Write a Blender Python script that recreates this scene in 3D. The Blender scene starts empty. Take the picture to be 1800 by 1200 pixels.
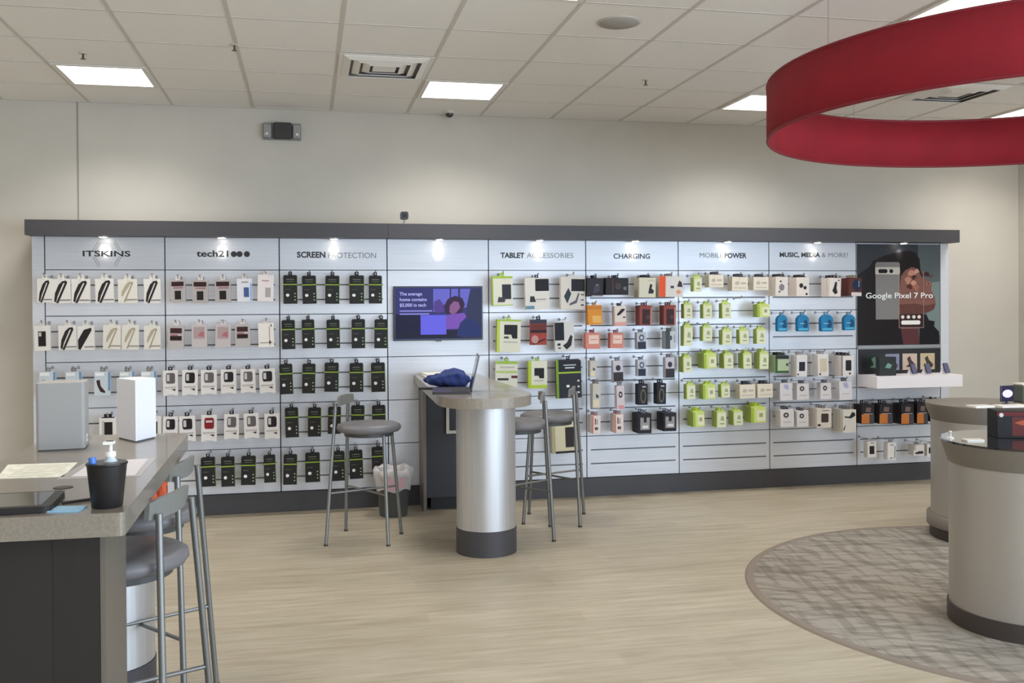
import bpy, bmesh, math, random
from mathutils import Vector, Matrix
random.seed(7)
PI = math.pi
scene = bpy.context.scene
COL = scene.collection

# ------------------------------------------------------------------ camera
CAM = Vector((1.85401, -7.58106, 1.56745)); YAW, PIT, ROLL = .21062, -.00694, -.00671
FPX, PY = 1685.783, 549.645
fwd = Vector((math.sin(YAW)*math.cos(PIT), math.cos(YAW)*math.cos(PIT), math.sin(PIT)))
r0 = Vector((math.cos(YAW), -math.sin(YAW), 0)); u0 = r0.cross(fwd)
RT = (r0*math.cos(ROLL)+u0*math.sin(ROLL)); UP = (u0*math.cos(ROLL)-r0*math.sin(ROLL))
cd = bpy.data.cameras.new('camera'); cam = bpy.data.objects.new('camera', cd); COL.objects.link(cam)
cd.sensor_width = 36; cd.sensor_fit = 'HORIZONTAL'; cd.lens = FPX/1800*36; cd.shift_y = (PY-600)/1800
cd.clip_start = .05
m3 = Matrix((RT, UP, -fwd)).transposed()
cam.matrix_world = Matrix.Translation(CAM) @ m3.to_4x4()
scene.camera = cam

def at(u, v, axis, val):
    """where the sight line through pixel (u, v) of the 1800x1200 photo meets the plane axis = val"""
    d = fwd + RT*(u-900)/FPX - UP*(v-PY)/FPX
    return CAM + d*((val-CAM[axis])/d[axis])

# ------------------------------------------------------------------ world, exposure, daylight
scene.view_settings.view_transform = 'Standard'; scene.view_settings.look = 'None'
scene.view_settings.gamma = 1; scene.view_settings.use_curve_mapping = False
scene.view_settings.exposure = 0.56
w = bpy.data.worlds.new('world'); scene.world = w; w.use_nodes = True
w.node_tree.nodes['Background'].inputs[0].default_value = (.75, .85, 1, 1)
w.node_tree.nodes['Background'].inputs[1].default_value = 1.2

def area(name, loc, rot, sx, sy, power, col):
    l = bpy.data.lights.new(name, 'AREA'); l.shape = 'RECTANGLE'; l.size = sx; l.size_y = sy
    l.energy = power; l.color = col
    o = bpy.data.objects.new(name, l); o.location = loc; o.rotation_euler = rot; COL.objects.link(o)
    return o
XL, XR, YB, YF, HC = -2.8, 8.46, .316, -11.2, 3.158
# daylight entering through the shop front window far behind the camera
area('daylight', (5.3, YF+.12, 1.5), (PI/2, 0, 0), 5.6, 2.4, 150, (.70, .84, 1))
# and through the window in the side wall, well outside the view
area('side_daylight', (XR-.12, -8.2, 1.5), (0, PI/2, 0), 2.4, 4.2, 260, (.62, .80, 1))

# ------------------------------------------------------------------ materials
def lin(c):
    c = c/255
    return c/12.92 if c <= .04045 else ((c+.055)/1.055)**2.4
def L(rgb): return tuple(lin(x) for x in rgb)+(1,)
MC = {}
def mat(rgb, rough=.6, metal=0., emit=0., noise=0., scale=60, coat=0., alpha=1., trans=0.):
    key = (tuple(rgb), rough, metal, emit, noise, scale, coat, alpha, trans)
    if key in MC: return MC[key]
    m = bpy.data.materials.new('m_%d_%d_%d' % tuple(rgb)); m.use_nodes = True
    nt = m.node_tree; b = nt.nodes['Principled BSDF']
    b.inputs['Base Color'].default_value = L(rgb); b.inputs['Roughness'].default_value = rough
    b.inputs['Metallic'].default_value = metal; b.inputs['Coat Weight'].default_value = coat
    b.inputs['Alpha'].default_value = alpha; b.inputs['Transmission Weight'].default_value = trans
    if emit:
        b.inputs['Base Color'].default_value = (.01, .01, .012, 1); b.inputs['Specular IOR Level'].default_value = .12
        b.inputs['Emission Color'].default_value = L(rgb); b.inputs['Emission Strength'].default_value = emit
    n = nt.nodes.new('ShaderNodeTexNoise'); n.inputs['Scale'].default_value = scale; n.inputs['Detail'].default_value = 3
    tc = nt.nodes.new('ShaderNodeTexCoord'); nt.links.new(tc.outputs['Object'], n.inputs['Vector'])
    if noise:
        r = nt.nodes.new('ShaderNodeValToRGB')
        r.color_ramp.elements[0].position = .3; r.color_ramp.elements[1].position = .7
        r.color_ramp.elements[0].color = L([max(0, c*(1-noise)) for c in rgb]); r.color_ramp.elements[1].color = L([min(255, c*(1+noise)) for c in rgb])
        nt.links.new(n.outputs['Fac'], r.inputs[0]); nt.links.new(r.outputs[0], b.inputs['Base Color'])
    elif not emit:
        mr = nt.nodes.new('ShaderNodeMapRange'); mr.inputs['To Min'].default_value = max(.02, rough-.05); mr.inputs['To Max'].default_value = min(1, rough+.05)
        nt.links.new(n.outputs['Fac'], mr.inputs[0]); nt.links.new(mr.outputs[0], b.inputs['Roughness'])
    MC[key] = m
    return m

def brushed(name, rgb, rough, metal, axis_scale, amount=.06, wscale=1.):
    """brushed laminate: noise stretched along one axis"""
    m = bpy.data.materials.new(name); m.use_nodes = True; nt = m.node_tree; b = nt.nodes['Principled BSDF']
    tc = nt.nodes.new('ShaderNodeTexCoord'); mp = nt.nodes.new('ShaderNodeMapping'); mp.inputs['Scale'].default_value = axis_scale
    n = nt.nodes.new('ShaderNodeTexNoise'); n.inputs['Scale'].default_value = wscale; n.inputs['Detail'].default_value = 4
    r = nt.nodes.new('ShaderNodeValToRGB'); r.color_ramp.elements[0].position = .3; r.color_ramp.elements[1].position = .7
    r.color_ramp.elements[0].color = L([c*(1-amount) for c in rgb]); r.color_ramp.elements[1].color = L([min(255, c*(1+amount)) for c in rgb])
    nt.links.new(tc.outputs['Object'], mp.inputs[0]); nt.links.new(mp.outputs[0], n.inputs['Vector'])
    nt.links.new(n.outputs['Fac'], r.inputs[0]); nt.links.new(r.outputs[0], b.inputs['Base Color'])
    b.inputs['Roughness'].default_value = rough; b.inputs['Metallic'].default_value = metal
    return m

def floor_mat():
    m = bpy.data.materials.new('vinyl_planks'); m.use_nodes = True; nt = m.node_tree; b = nt.nodes['Principled BSDF']
    tc = nt.nodes.new('ShaderNodeTexCoord')
    br = nt.nodes.new('ShaderNodeTexBrick'); br.offset = .37
    br.inputs['Scale'].default_value = 1; br.inputs['Brick Width'].default_value = 1.22; br.inputs['Row Height'].default_value = .15
    br.inputs['Mortar Size'].default_value = .0012; br.inputs['Mortar Smooth'].default_value = .3
    br.inputs['Color1'].default_value = L((170, 160, 141)); br.inputs['Color2'].default_value = L((180, 170, 151)); br.inputs['Mortar'].default_value = L((178, 165, 142))
    nt.links.new(tc.outputs['Object'], br.inputs['Vector'])
    mp = nt.nodes.new('ShaderNodeMapping'); mp.inputs['Scale'].default_value = (1.3, 13, 1)
    n = nt.nodes.new('ShaderNodeTexNoise'); n.inputs['Scale'].default_value = 1.6; n.inputs['Detail'].default_value = 8; n.inputs['Roughness'].default_value = .65
    nt.links.new(tc.outputs['Object'], mp.inputs[0]); nt.links.new(mp.outputs[0], n.inputs['Vector'])
    r = nt.nodes.new('ShaderNodeValToRGB'); r.color_ramp.elements[0].position = .35; r.color_ramp.elements[1].position = .66
    r.color_ramp.elements[0].color = (.74, .71, .66, 1); r.color_ramp.elements[1].color = (1, 1, 1, 1)
    nt.links.new(n.outputs['Fac'], r.inputs[0])
    mx = nt.nodes.new('ShaderNodeMix'); mx.data_type = 'RGBA'; mx.blend_type = 'MULTIPLY'; mx.inputs['Factor'].default_value = 1
    nt.links.new(br.outputs['Color'], mx.inputs['A']); nt.links.new(r.outputs[0], mx.inputs['B'])
    nt.links.new(mx.outputs['Result'], b.inputs['Base Color'])
    b.inputs['Roughness'].default_value = .42; b.inputs['Specular IOR Level'].default_value = .35
    return m

def carpet_mat():
    """woven strokes crossing at two angles"""
    m = bpy.data.materials.new('hatched_carpet'); m.use_nodes = True; nt = m.node_tree; b = nt.nodes['Principled BSDF']
    tc = nt.nodes.new('ShaderNodeTexCoord'); out = []
    for ang, sc in ((.62, (1.6, 15, 1)), (1.75, (1.8, 13, 1)), (.1, (2.0, 16, 1))):
        mp0 = nt.nodes.new('ShaderNodeMapping'); mp0.inputs['Rotation'].default_value = (0, 0, ang)
        mp = nt.nodes.new('ShaderNodeMapping'); mp.inputs['Scale'].default_value = sc
        n = nt.nodes.new('ShaderNodeTexNoise'); n.inputs['Scale'].default_value = 1.3; n.inputs['Detail'].default_value = 2.5
        r = nt.nodes.new('ShaderNodeValToRGB'); r.color_ramp.elements[0].position = .42; r.color_ramp.elements[1].position = .5
        r.color_ramp.elements[0].color = (.70, .69, .67, 1); r.color_ramp.elements[1].color = (1, 1, 1, 1)
        nt.links.new(tc.outputs['Object'], mp0.inputs[0]); nt.links.new(mp0.outputs[0], mp.inputs[0]); nt.links.new(mp.outputs[0], n.inputs['Vector'])
        nt.links.new(n.outputs['Fac'], r.inputs[0]); out.append(r)
    base = nt.nodes.new('ShaderNodeRGB'); base.outputs[0].default_value = L((146, 138, 127))
    prev = base.outputs[0]
    for r in out:
        mx = nt.nodes.new('ShaderNodeMix'); mx.data_type = 'RGBA'; mx.blend_type = 'MULTIPLY'; mx.inputs['Factor'].default_value = .8
        nt.links.new(prev, mx.inputs['A']); nt.links.new(r.outputs[0], mx.inputs['B']); prev = mx.outputs['Result']
    nt.links.new(prev, b.inputs['Base Color']); b.inputs['Roughness'].default_value = .95
    return m

M_WALL = mat((196, 190, 179), .85, noise=.012, scale=3)
M_CEIL = mat((238, 234, 229), .9, noise=.015, scale=140)
M_TBAR = mat((206, 200, 192), .7)
M_PANEL = brushed('brushed_panel', (211, 213, 219), .36, .2, (1.5, 1, 90), .025)
M_DARK = mat((64, 62, 65), .5)
M_GROOVE = mat((92, 92, 95), .5, .3)
M_SEAM = mat((58, 58, 60), .6)
M_STEEL = brushed('brushed_steel', (200, 200, 202), .46, .8, (60, 60, 1.5), .03)
M_COUNTER = mat((136, 127, 115), .28, noise=.06, scale=120, coat=.3)
M_STOOL = mat((128, 128, 126), .4, .6)
M_SEAT = mat((112, 110, 112), .45)
M_CHAR = mat((66, 62, 62), .55)
M_HOOK = mat((150, 150, 154), .35, .8)
M_CLIP = mat((60, 58, 66), .5)

def ink(rgb, rough=.55):
    """printed card and plastic wrapping"""
    m = mat([round(255*(c/255)**1.32) for c in rgb], rough)
    m.node_tree.nodes['Principled BSDF'].inputs['Specular IOR Level'].default_value = .3
    return m

# ------------------------------------------------------------------ mesh building
class MB:
    def __init__(s): s.v = []; s.f = []; s.m = []; s.smooth = []
    def add(s, vs, fs, mi=0, sm=False):
        b = len(s.v); s.v += [tuple(v) for v in vs]
        for f in fs: s.f.append([b+i for i in f]); s.m.append(mi); s.smooth.append(sm)
        return s
    def box(s, x0, x1, y0, y1, z0, z1, mi=0):
        return s.add([(x, y, z) for z in (z0, z1) for y in (y0, y1) for x in (x0, x1)],
            [(0, 2, 3, 1), (4, 5, 7, 6), (0, 1, 5, 4), (1, 3, 7, 5), (3, 2, 6, 7), (2, 0, 4, 6)], mi)
    def prism(s, pts, z0, z1, mi=0, sm=False, top=1., plane='xy'):
        n = len(pts); cx = sum(p[0] for p in pts)/n; cy = sum(p[1] for p in pts)/n
        area2 = sum(pts[i][0]*pts[(i+1) % n][1]-pts[(i+1) % n][0]*pts[i][1] for i in range(n))
        if area2 < 0: pts = pts[::-1]
        lo = [(p[0], p[1], z0) for p in pts]; hi = [(cx+(p[0]-cx)*top, cy+(p[1]-cy)*top, z1) for p in pts]
        vs = lo+hi
        if plane == 'xz': vs = [(a, -c, b) for a, b, c in vs]          # extrudes towards -y
        if plane == 'yz': vs = [(c, a, b) for a, b, c in vs]
        s.add(vs, [list(range(n))[::-1], list(range(n, 2*n))], mi)
        return s.add(vs, [(i, (i+1) % n, n+(i+1) % n, n+i) for i in range(n)], mi, sm)
    def lathe(s, prof, n=32, c=(0, 0), mi=0, sx=1., sy=1., sm=True):
        k = len(prof); vs = []
        for r, z in prof:
            for i in range(n):
                a = 2*PI*i/n; vs.append((c[0]+r*sx*math.cos(a), c[1]+r*sy*math.sin(a), z))
        fs = [(j*n+i, j*n+(i+1) % n, (j+1)*n+(i+1) % n, (j+1)*n+i) for j in range(k-1) for i in range(n)]
        s.add(vs, fs, mi, sm)
        s.add(vs[:n], [list(range(n))[::-1]], mi); s.add(vs[-n:], [list(range(n))], mi)
        return s
    def tube(s, pts, r, n=8, mi=0, r2=None):
        pts = [Vector(p) for p in pts]; rings = []; k = len(pts)
        for i, p in enumerate(pts):
            t = (pts[min(i+1, k-1)]-pts[max(i-1, 0)]).normalized()
            a = t.orthogonal().normalized() if i == 0 else (rings_a - t*rings_a.dot(t)).normalized()
            rings_a = a; b = t.cross(a); rr = r if r2 is None else r+(r2-r)*i/(k-1)
            rings.append([p+a*rr*math.cos(2*PI*j/n)+b*rr*math.sin(2*PI*j/n) for j in range(n)])
        vs = [v for g in rings for v in g]
        s.add(vs, [(i*n+j, i*n+(j+1) % n, (i+1)*n+(j+1) % n, (i+1)*n+j) for i in range(k-1) for j in range(n)], mi, True)
        s.add(rings[0], [list(range(n))[::-1]], mi); s.add(rings[-1], [list(range(n))], mi)
        return s
    def build(s, name, mats, parent=None, loc=(0, 0, 0), bevel=0., rot=None):
        me = bpy.data.meshes.new(name); me.from_pydata(s.v, [], s.f)
        if not isinstance(mats, (list, tuple)): mats = [mats]
        for m in mats: me.materials.append(m)
        for i, p in enumerate(me.polygons): p.material_index = s.m[i]; p.use_smooth = s.smooth[i]
        me.update()
        o = bpy.data.objects.new(name, me); COL.objects.link(o); o.location = loc
        if rot: o.rotation_euler = rot
        if parent: o.parent = parent
        if bevel:
            b = o.modifiers.new('bevel', 'BEVEL'); b.width = bevel; b.segments = 2; b.limit_method = 'ANGLE'
        return o

def tag(o, label, cat, group=None, kind=None):
    o['label'] = label; o['category'] = cat
    if group: o['group'] = group
    if kind: o['kind'] = kind
    return o
def thing(name, label, cat, loc=(0, 0, 0), rz=0, group=None):
    o = bpy.data.objects.new(name, None); COL.objects.link(o); o.location = loc; o.rotation_euler = (0, 0, rz)
    o.empty_display_size = .05
    return tag(o, label, cat, group)
def struct(o, label=None):
    o['kind'] = 'structure'
    if label: o['label'] = label; o['category'] = stem_of(o)
    return o
def stem_of(o): return o.name.split('.')[0].split('_')[0]
def copy_tree(o, parent=None):
    c = o.copy(); COL.objects.link(c); c.parent = parent
    for ch in o.children: copy_tree(ch, c)
    return c
def ngon(cx, cy, r, n=40, ry=None): return [(cx+r*math.cos(2*PI*i/n), cy+(ry or r)*math.sin(2*PI*i/n)) for i in range(n)]
def rrect(x0, x1, y0, y1, r, n=5):
    out = []
    for cx, cy, a0 in ((x1-r, y1-r, 0), (x0+r, y1-r, PI/2), (x0+r, y0+r, PI), (x1-r, y0+r, 1.5*PI)):
        out += [(cx+r*math.cos(a0+PI/2*i/n), cy+r*math.sin(a0+PI/2*i/n)) for i in range(n+1)]
    return out
def rounded(pts, rads, n=8):
    """polygon with rounded corners"""
    out = []; k = len(pts)
    for i in range(k):
        p = Vector(pts[i]); a = Vector(pts[i-1]); b = Vector(pts[(i+1) % k]); r = rads[i]
        if r <= 0: out.append(tuple(p)); continue
        da = (a-p).normalized(); db = (b-p).normalized(); s = p+da*r; e = p+db*r
        for j in range(n+1):
            t = j/n; q = s*(1-t)**2+p*2*t*(1-t)+e*t*t; out.append(tuple(q))
    return out

def text(name, body, size, m, parent, loc, bold=0., align='CENTER', ext=.0008, sx=1., rot=(PI/2, 0, 0), space=1.):
    c = bpy.data.curves.new(name, 'FONT'); c.body = body; c.size = size; c.extrude = ext; c.offset = bold
    c.align_x = align; c.align_y = 'CENTER'; c.resolution_u = 3; c.space_character = space; c.fill_mode = 'BOTH'
    t = bpy.data.objects.new(name, c); COL.objects.link(t)
    dg = bpy.context.evaluated_depsgraph_get(); me = bpy.data.meshes.new_from_object(t.evaluated_get(dg))
    bpy.data.objects.remove(t); bpy.data.curves.remove(c)
    me.name = name; me.materials.clear(); me.materials.append(m)
    o = bpy.data.objects.new(name, me); COL.objects.link(o); o.parent = parent; o.location = loc; o.rotation_euler = rot; o.scale = (sx, 1, 1)
    return o

# ------------------------------------------------------------------ room shell
struct(MB().box(XL, XR, YF, YB, -.06, 0).build('floor', floor_mat()))
struct(MB().box(XL-.1, XR+.1, YB, YB+.1, 0, HC+.1).build('wall_back', M_WALL))
struct(MB().box(XL-.1, XL, YF-.1, YB, 0, HC+.1).build('wall_left', M_WALL))
struct(MB().box(XR, XR+.1, -6.1, YB, 0, HC+.1).box(XR, XR+.1, YF-.1, -10.3, 0, HC+.1).box(XR, XR+.1, -10.3, -6.1, 0, .25).box(XR, XR+.1, -10.3, -6.1, 2.75, HC+.1).build('wall_right', M_WALL))
wf = MB()
for y in (-10.3, -8.22, -6.15): wf.box(XR, XR+.08, y, y+.05, .25, 2.75)
wf.box(XR, XR+.08, -10.3, -6.1, .25, .3).box(XR, XR+.08, -10.3, -6.1, 2.7, 2.75)
struct(wf.build('window_2', mat((120, 122, 125), .4, .7)))
fr = MB().box(XL, 2.5, YF-.1, YF, 0, HC).box(8.1, XR, YF-.1, YF, 0, HC).box(2.5, 8.1, YF-.1, YF, 0, .25).box(2.5, 8.1, YF-.1, YF, 2.75, HC)
struct(fr.build('wall_front', M_WALL))
wf = MB()
for x in (2.5, 4.34, 6.2, 8.05): wf.box(x, x+.05, YF-.08, YF, .25, 2.75)
wf.box(2.5, 8.1, YF-.08, YF, .25, .3).box(2.5, 8.1, YF-.08, YF, 2.7, 2.75)
struct(wf.build('window_1', mat((120, 122, 125), .4, .7)))
struct(MB().box(XL-.1, XR+.1, YF-.1, YB+.1, HC, HC+.06).build('ceiling', M_CEIL))
g = MB(); i = 0; x = 1.45-.61*6
while x < XR: g.box(x-.011, x+.011, YF, YB, HC-.003, HC+.001); x += .61
y = YB-.61
while y > YF: g.box(XL, XR, y-.008, y+.008, HC-.0025, HC+.001); y -= .61
g.box(XL, XR, YB-.02, YB, HC-.004, HC)
struct(g.build('trim_1', M_TBAR))
struct(MB().box(.140, .150, YB-.004, YB, 0, HC-.004).build('trim_2', mat((150, 144, 132), .7)))
struct(MB().box(7.55, XR, YB-.012, YB, 0, .1).box(XL, -.2, YB-.012, YB, 0, .1).build('baseboard_back', M_DARK))

def tile(i, j): return 1.45+.61*i, YB+.61*j     # low corner of a ceiling tile
EM = mat((255, 250, 242), .5, emit=2.2)
n_l = 0
for j in (-2, -6, -14, -18):
    for i in (-6, -2, 2, 6, 10):
        x, y = tile(i, j)
        if x < XL or x+.61 > XR or y < YF: continue
        vis = {(-2, -2): 'lit square ceiling light above the hexagon-logo panel', (2, -2): 'lit square ceiling light beside the square air vent and dome sensor',
               (6, -2): 'lit square ceiling light partly hidden by the red ring', (10, -2): 'lit square ceiling light seen through the red ring',
               (2, -6): 'lit square ceiling light cut by the top picture edge, near the round speaker', (6, -6): 'lit square ceiling light above the red ring'}
        lab = vis.get((i, j), 'lit square ceiling light outside the view, row %d tile %d' % (-j, i+7))
        t = thing('ceiling_light', lab, 'ceiling light', (x+.305, y+.305, HC-.003), 0, 'square lights in the tiled ceiling')
        f = MB(); a, b = .295, .262
        f.box(-a, a, -a, -b, -.006, .002).box(-a, a, b, a, -.006, .002).box(-a, -b, -b, b, -.006, .002).box(b, a, -b, b, -.006, .002)
        f.build('frame', mat((225, 222, 215), .5), t)
        MB().box(-b, b, -b, b, -.004, .001).build('diffuser', EM, t)
        l = bpy.data.lights.new('troffer', 'AREA'); l.shape = 'SQUARE'; l.size = .52; l.energy = 10.5; l.color = (1, .965, .92); l.spread = math.radians(128)
        o = bpy.data.objects.new('lamp_light', l); COL.objects.link(o); o.parent = t; o.location = (0, 0, -.006)
for (i, j, lab) in ((1, -3, 'square air vent beside a lit ceiling light'), (8, -3, 'square air vent seen through the red ring')):
    x, y = tile(i, j)
    t = thing('air_vent', lab, 'vent', (x+.305, y+.305, HC-.003), 0, 'ceiling air vents')
    f = MB(); f.box(-.3, .3, -.3, .3, -.002, .0); f.build('backing', mat((120, 117, 113), .8), t)
    f = MB()
    for q in (.27, .205, .14, .075):
        ro, ri, zo, zi = q, q-.045, -.004, -.022
        if q == .075: f.box(-q, q, -q, q, -.02, -.015); continue
        for sgn in range(4):
            ca, sa = (1, 0, -1, 0)[sgn], (0, 1, 0, -1)[sgn]
            P = [(ro, -ro, zo), (ro, ro, zo), (ri, ri, zi), (ri, -ri, zi)]
            P = P+[(a, b, c-.004) for a, b, c in P]
            f.add([(a*ca-b*sa, a*sa+b*ca, c) for a, b, c in P], [(0, 1, 2, 3), (7, 6, 5, 4), (0, 4, 5, 1), (1, 5, 6, 2), (2, 6, 7, 3), (3, 7, 4, 0)])
    f.build('louvre', mat((238, 235, 230), .6), t)
    f = MB()
    for (a0, a1, b0, b1) in ((-.3, .3, -.3, -.268), (-.3, .3, .268, .3), (-.3, -.268, -.268, .268), (.268, .3, -.268, .268)): f.box(a0, a1, b0, b1, -.005, -.002)
    f.build('frame', mat((232, 228, 222), .6), t)
x, y = tile(3, -5)
t = thing('ceiling_speaker', 'round flat grille speaker flush in a ceiling tile', 'speaker', (x+.3, y+.3, HC))
MB().lathe([(.122, 0), (.122, -.006), (.112, -.009)], 40).build('rim', mat((190, 184, 176), .6), t)
MB().lathe([(.11, -.008), (.108, -.0115), (.03, -.0125)], 40).build('grille', mat((168, 162, 156), .7, noise=.05, scale=500), t)
for k, (px, py, what) in enumerate(((146, 93, 'above the lit ceiling light over the hexagon-logo panel'), (412, 78, 'in the ceiling between two tiles, away from the lights'), (1135, 140, 'in the ceiling close to the red ring'))):
    c = at(px, py, 2, HC)
    t = thing('fire_sprinkler', 'small metal fire sprinkler head '+what, 'sprinkler', (c.x, c.y, HC), 0, 'sprinkler heads in the ceiling')
    MB().lathe([(.028, 0), (.028, -.003), (.02, -.006)], 20).build('escutcheon', mat((205, 198, 188), .5), t)
    MB().lathe([(.006, -.006), (.006, -.035), (.016, -.036), (.016, -.039)], 14).build('nozzle', mat((120, 112, 100), .35, .8), t)
c = at(790, 196, 2, HC)
t = thing('dome_sensor', 'small dark dome security sensor on the ceiling near the back wall', 'sensor', (c.x, c.y, HC))
MB().lathe([(.045, 0), (.045, -.012), (.038, -.018)], 24).build('mount', mat((205, 200, 192), .5), t)
MB().lathe([(.032, -.018), (.031, -.03), (.022, -.043), (.008, -.049)], 24).build('dome', mat((60, 58, 56), .15), t)

# wall items above the display
t = thing('emergency_light', 'grey twin emergency light with dark centre box high on the wall', 'emergency light', (1.672, YB, 2.905))
MB().box(-.148, .148, -.02, 0, 0, .135).build('mounting_plate', mat((140, 138, 134), .5), t, bevel=.004)
MB().box(-.062, .072, -.085, -.02, .004, .13).build('battery_box', mat((48, 45, 43), .5), t, bevel=.006)
for s in (-1, 1):
    h = MB().box(-.03, .03, -.07, -.02, .01, .12).build('lamp_head', mat((150, 150, 150), .3, .3), t, (s*.112, 0, 0), bevel=.01)
    MB().lathe([(.012, 0), (.01, .006)], 14).build('lens', mat((225, 225, 215), .2), h, (.005*s, -.07, .04), rot=(PI/2, 0, 0))
t = thing('security_camera', 'small black camera standing on top of the dark canopy', 'camera', (2.6, -.1, 2.2115))
MB().lathe([(.022, 0), (.02, .004), (.006, .008), (.006, .035)], 16).build('stand', mat((190, 190, 188), .4), t)
MB().prism(rrect(-.03, .03, .035, .095, .014), -.02, .03, plane='xz').build('camera_body', mat((34, 34, 36), .35), t)
MB().lathe([(.014, 0), (.012, .004)], 16).build('lens', mat((12, 12, 16), .1), t, (0, -.03, .065), rot=(PI/2, 0, 0))

# ------------------------------------------------------------------ display wall
XB = [-.02, .815, 1.649, 2.473, 3.284, 4.097, 4.904, 5.729, 6.557, 7.386]
ZB, ZH, ZT, PIT_ = .153, 1.857, 2.10, .1136
PN = ['hexagon-logo', 'three-dot-logo', 'screen protection', 'television', 'tablet accessories', 'charging', 'mobile power', 'music media', 'phone poster']
M_BLK = mat((40, 40, 42), .5); M_GREYT = mat((128, 128, 132), .5)
panels = []
for k in range(9):
    x0, x1 = XB[k]+.004, XB[k+1]-.004
    t = thing('display_bay', '%s panel of the brushed metal display wall' % PN[k], 'wall panel', (x0, 0, ZB), 0, 'brushed metal panels of the display wall')
    W = x1-x0; panels.append(t)
    MB().box(0, W, .02, .25, 0, ZT-ZB).build('carcass', M_SEAM, t)
    b = MB(); zs = [0]+[PIT_*3*i for i in range(1, 6)]
    for a, c in zip(zs[:-1], zs[1:]): b.box(0, W, 0, .02, a+.003, c-.003)
    b.build('slat_board', M_PANEL, t)
    hb = MB().box(0, W, 0, .02, zs[-1]+.003, ZT-ZB).build('header_board', M_PANEL, t)
    if k != 3:
        rl = MB()
        for i in range(15):
            if i % 3 == 0: continue
            if k == 8 and i > 6: continue
            rl.box(.03, W-.03, -.0015, .001, PIT_*i-.005, PIT_*i+.005)
        rl.build('slat_rail', M_GROOVE, t)
    zc = 2.0-ZB-.003
    def tx(s, px, size, m, bold, px_w, al='LEFT'):
        """lettering from photo x px_w[0] to px_w[1]"""
        xa = at(px_w[0], 449, 1, 0).x-x0; xb = at(px_w[1], 449, 1, 0).x-x0
        o = text('lettering', s, size, m, hb, (xa, -.0006, at(px_w[0], px, 1, 0).z-ZB), bold, 'LEFT')
        wd = max(v.co.x for v in o.data.vertices)-min(v.co.x for v in o.data.vertices)
        o.scale[0] = (xb-xa)/wd
        return o
    if k == 0:
        tx('ITSKINS', 446, .058, M_BLK, .0012, (144, 228))
        cx = at(188, 446, 1, 0); cxx, czz = cx.x-x0, cx.z-ZB
        for R in (.115, .098):
            for q in range(6):
                a0, a1 = PI/3*q+PI/6*0, PI/3*(q+1)
                P = [(cxx+R*math.cos(a0), czz+R*math.sin(a0)), (cxx+R*math.cos(a1), czz+R*math.sin(a1)), (cxx+(R-.004)*math.cos(a1), czz+(R-.004)*math.sin(a1)), (cxx+(R-.004)*math.cos(a0), czz+(R-.004)*math.sin(a0))]
                if q in (1, 4): continue
                mid = [((P[0][0]+P[1][0])/2, (P[0][1]+P[1][1])/2), ((P[2][0]+P[3][0])/2, (P[2][1]+P[3][1])/2)]
                out = 0 if q in (5, 2) else 1
                def lp(A, B, s): return (A[0]+(B[0]-A[0])*s, A[1]+(B[1]-A[1])*s)
                s0, s1 = (.22, 1) if q in (0, 3) else (0, .78)
                hx = MB(); hx.prism([lp(P[0], P[1], s0), lp(P[0], P[1], s1), lp(P[3], P[2], s1), lp(P[3], P[2], s0)], 0, .001, plane='xz')
                hx.build('hexagon_logo_line', M_GREYT, hb)
    if k == 1:
        tx('tech21', 446, .066, M_BLK, .0016, (346, 402))
        for q in (411, 421, 434):
            c = at(q, 446.5, 1, 0)
            MB().prism(ngon(c.x-x0, c.z-ZB, .0225, 24), 0, .001, plane='xz').build('logo_dot', M_BLK, hb)
    if k == 2: tx('SCREEN', 448, .062, M_BLK, .0022, (522, 572)); tx('PROTECTION', 449, .062, M_GREYT, 0, (576, 660))
    if k == 4: tx('TABLET', 449, .058, M_BLK, .0022, (880, 922)); tx('ACCESSORIES', 449, .058, M_GREYT, 0, (926, 1008))
    if k == 5: tx('CHARGING', 450.5, .058, M_BLK, .001, (1078, 1142))
    if k == 6: tx('MOBILE', 449, .058, M_GREYT, 0, (1229, 1270)); tx('POWER', 449.5, .058, M_BLK, .0018, (1273, 1312))
    if k == 7: tx('MUSIC, MEDIA', 448, .055, M_BLK, .0018, (1370, 1441)); tx('& MORE!', 448.5, .055, M_GREYT, 0, (1444, 1490))
seam = MB()
tag(MB().box(-.105, -.024, -.004, .29, 0, 2.10).build('end_upright', M_PANEL), 'narrow grey upright closing the display wall beside the hexagon-logo panel', 'end panel')
tag(MB().box(7.389, 7.47, -.004, .29, 0, 2.10).build('end_upright', M_PANEL), 'narrow upright closing the display wall beside the phone poster', 'end panel')
t = thing('display_canopy', 'long dark grey canopy running over the whole display wall', 'canopy', (0, 0, 2.1))
MB().box(-.115, 2.47, -.15, .3, .001, .111).box(2.472, 7.476, -.15, .3, .001, .111).build('fascia', M_DARK, t)
t = thing('display_plinth', 'long dark grey plinth under the display wall', 'plinth', (0, 0, 0))
MB().box(-.02, 7.386, -.016, .25, 0, ZB-.002).build('kick_board', M_DARK, t)
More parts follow.
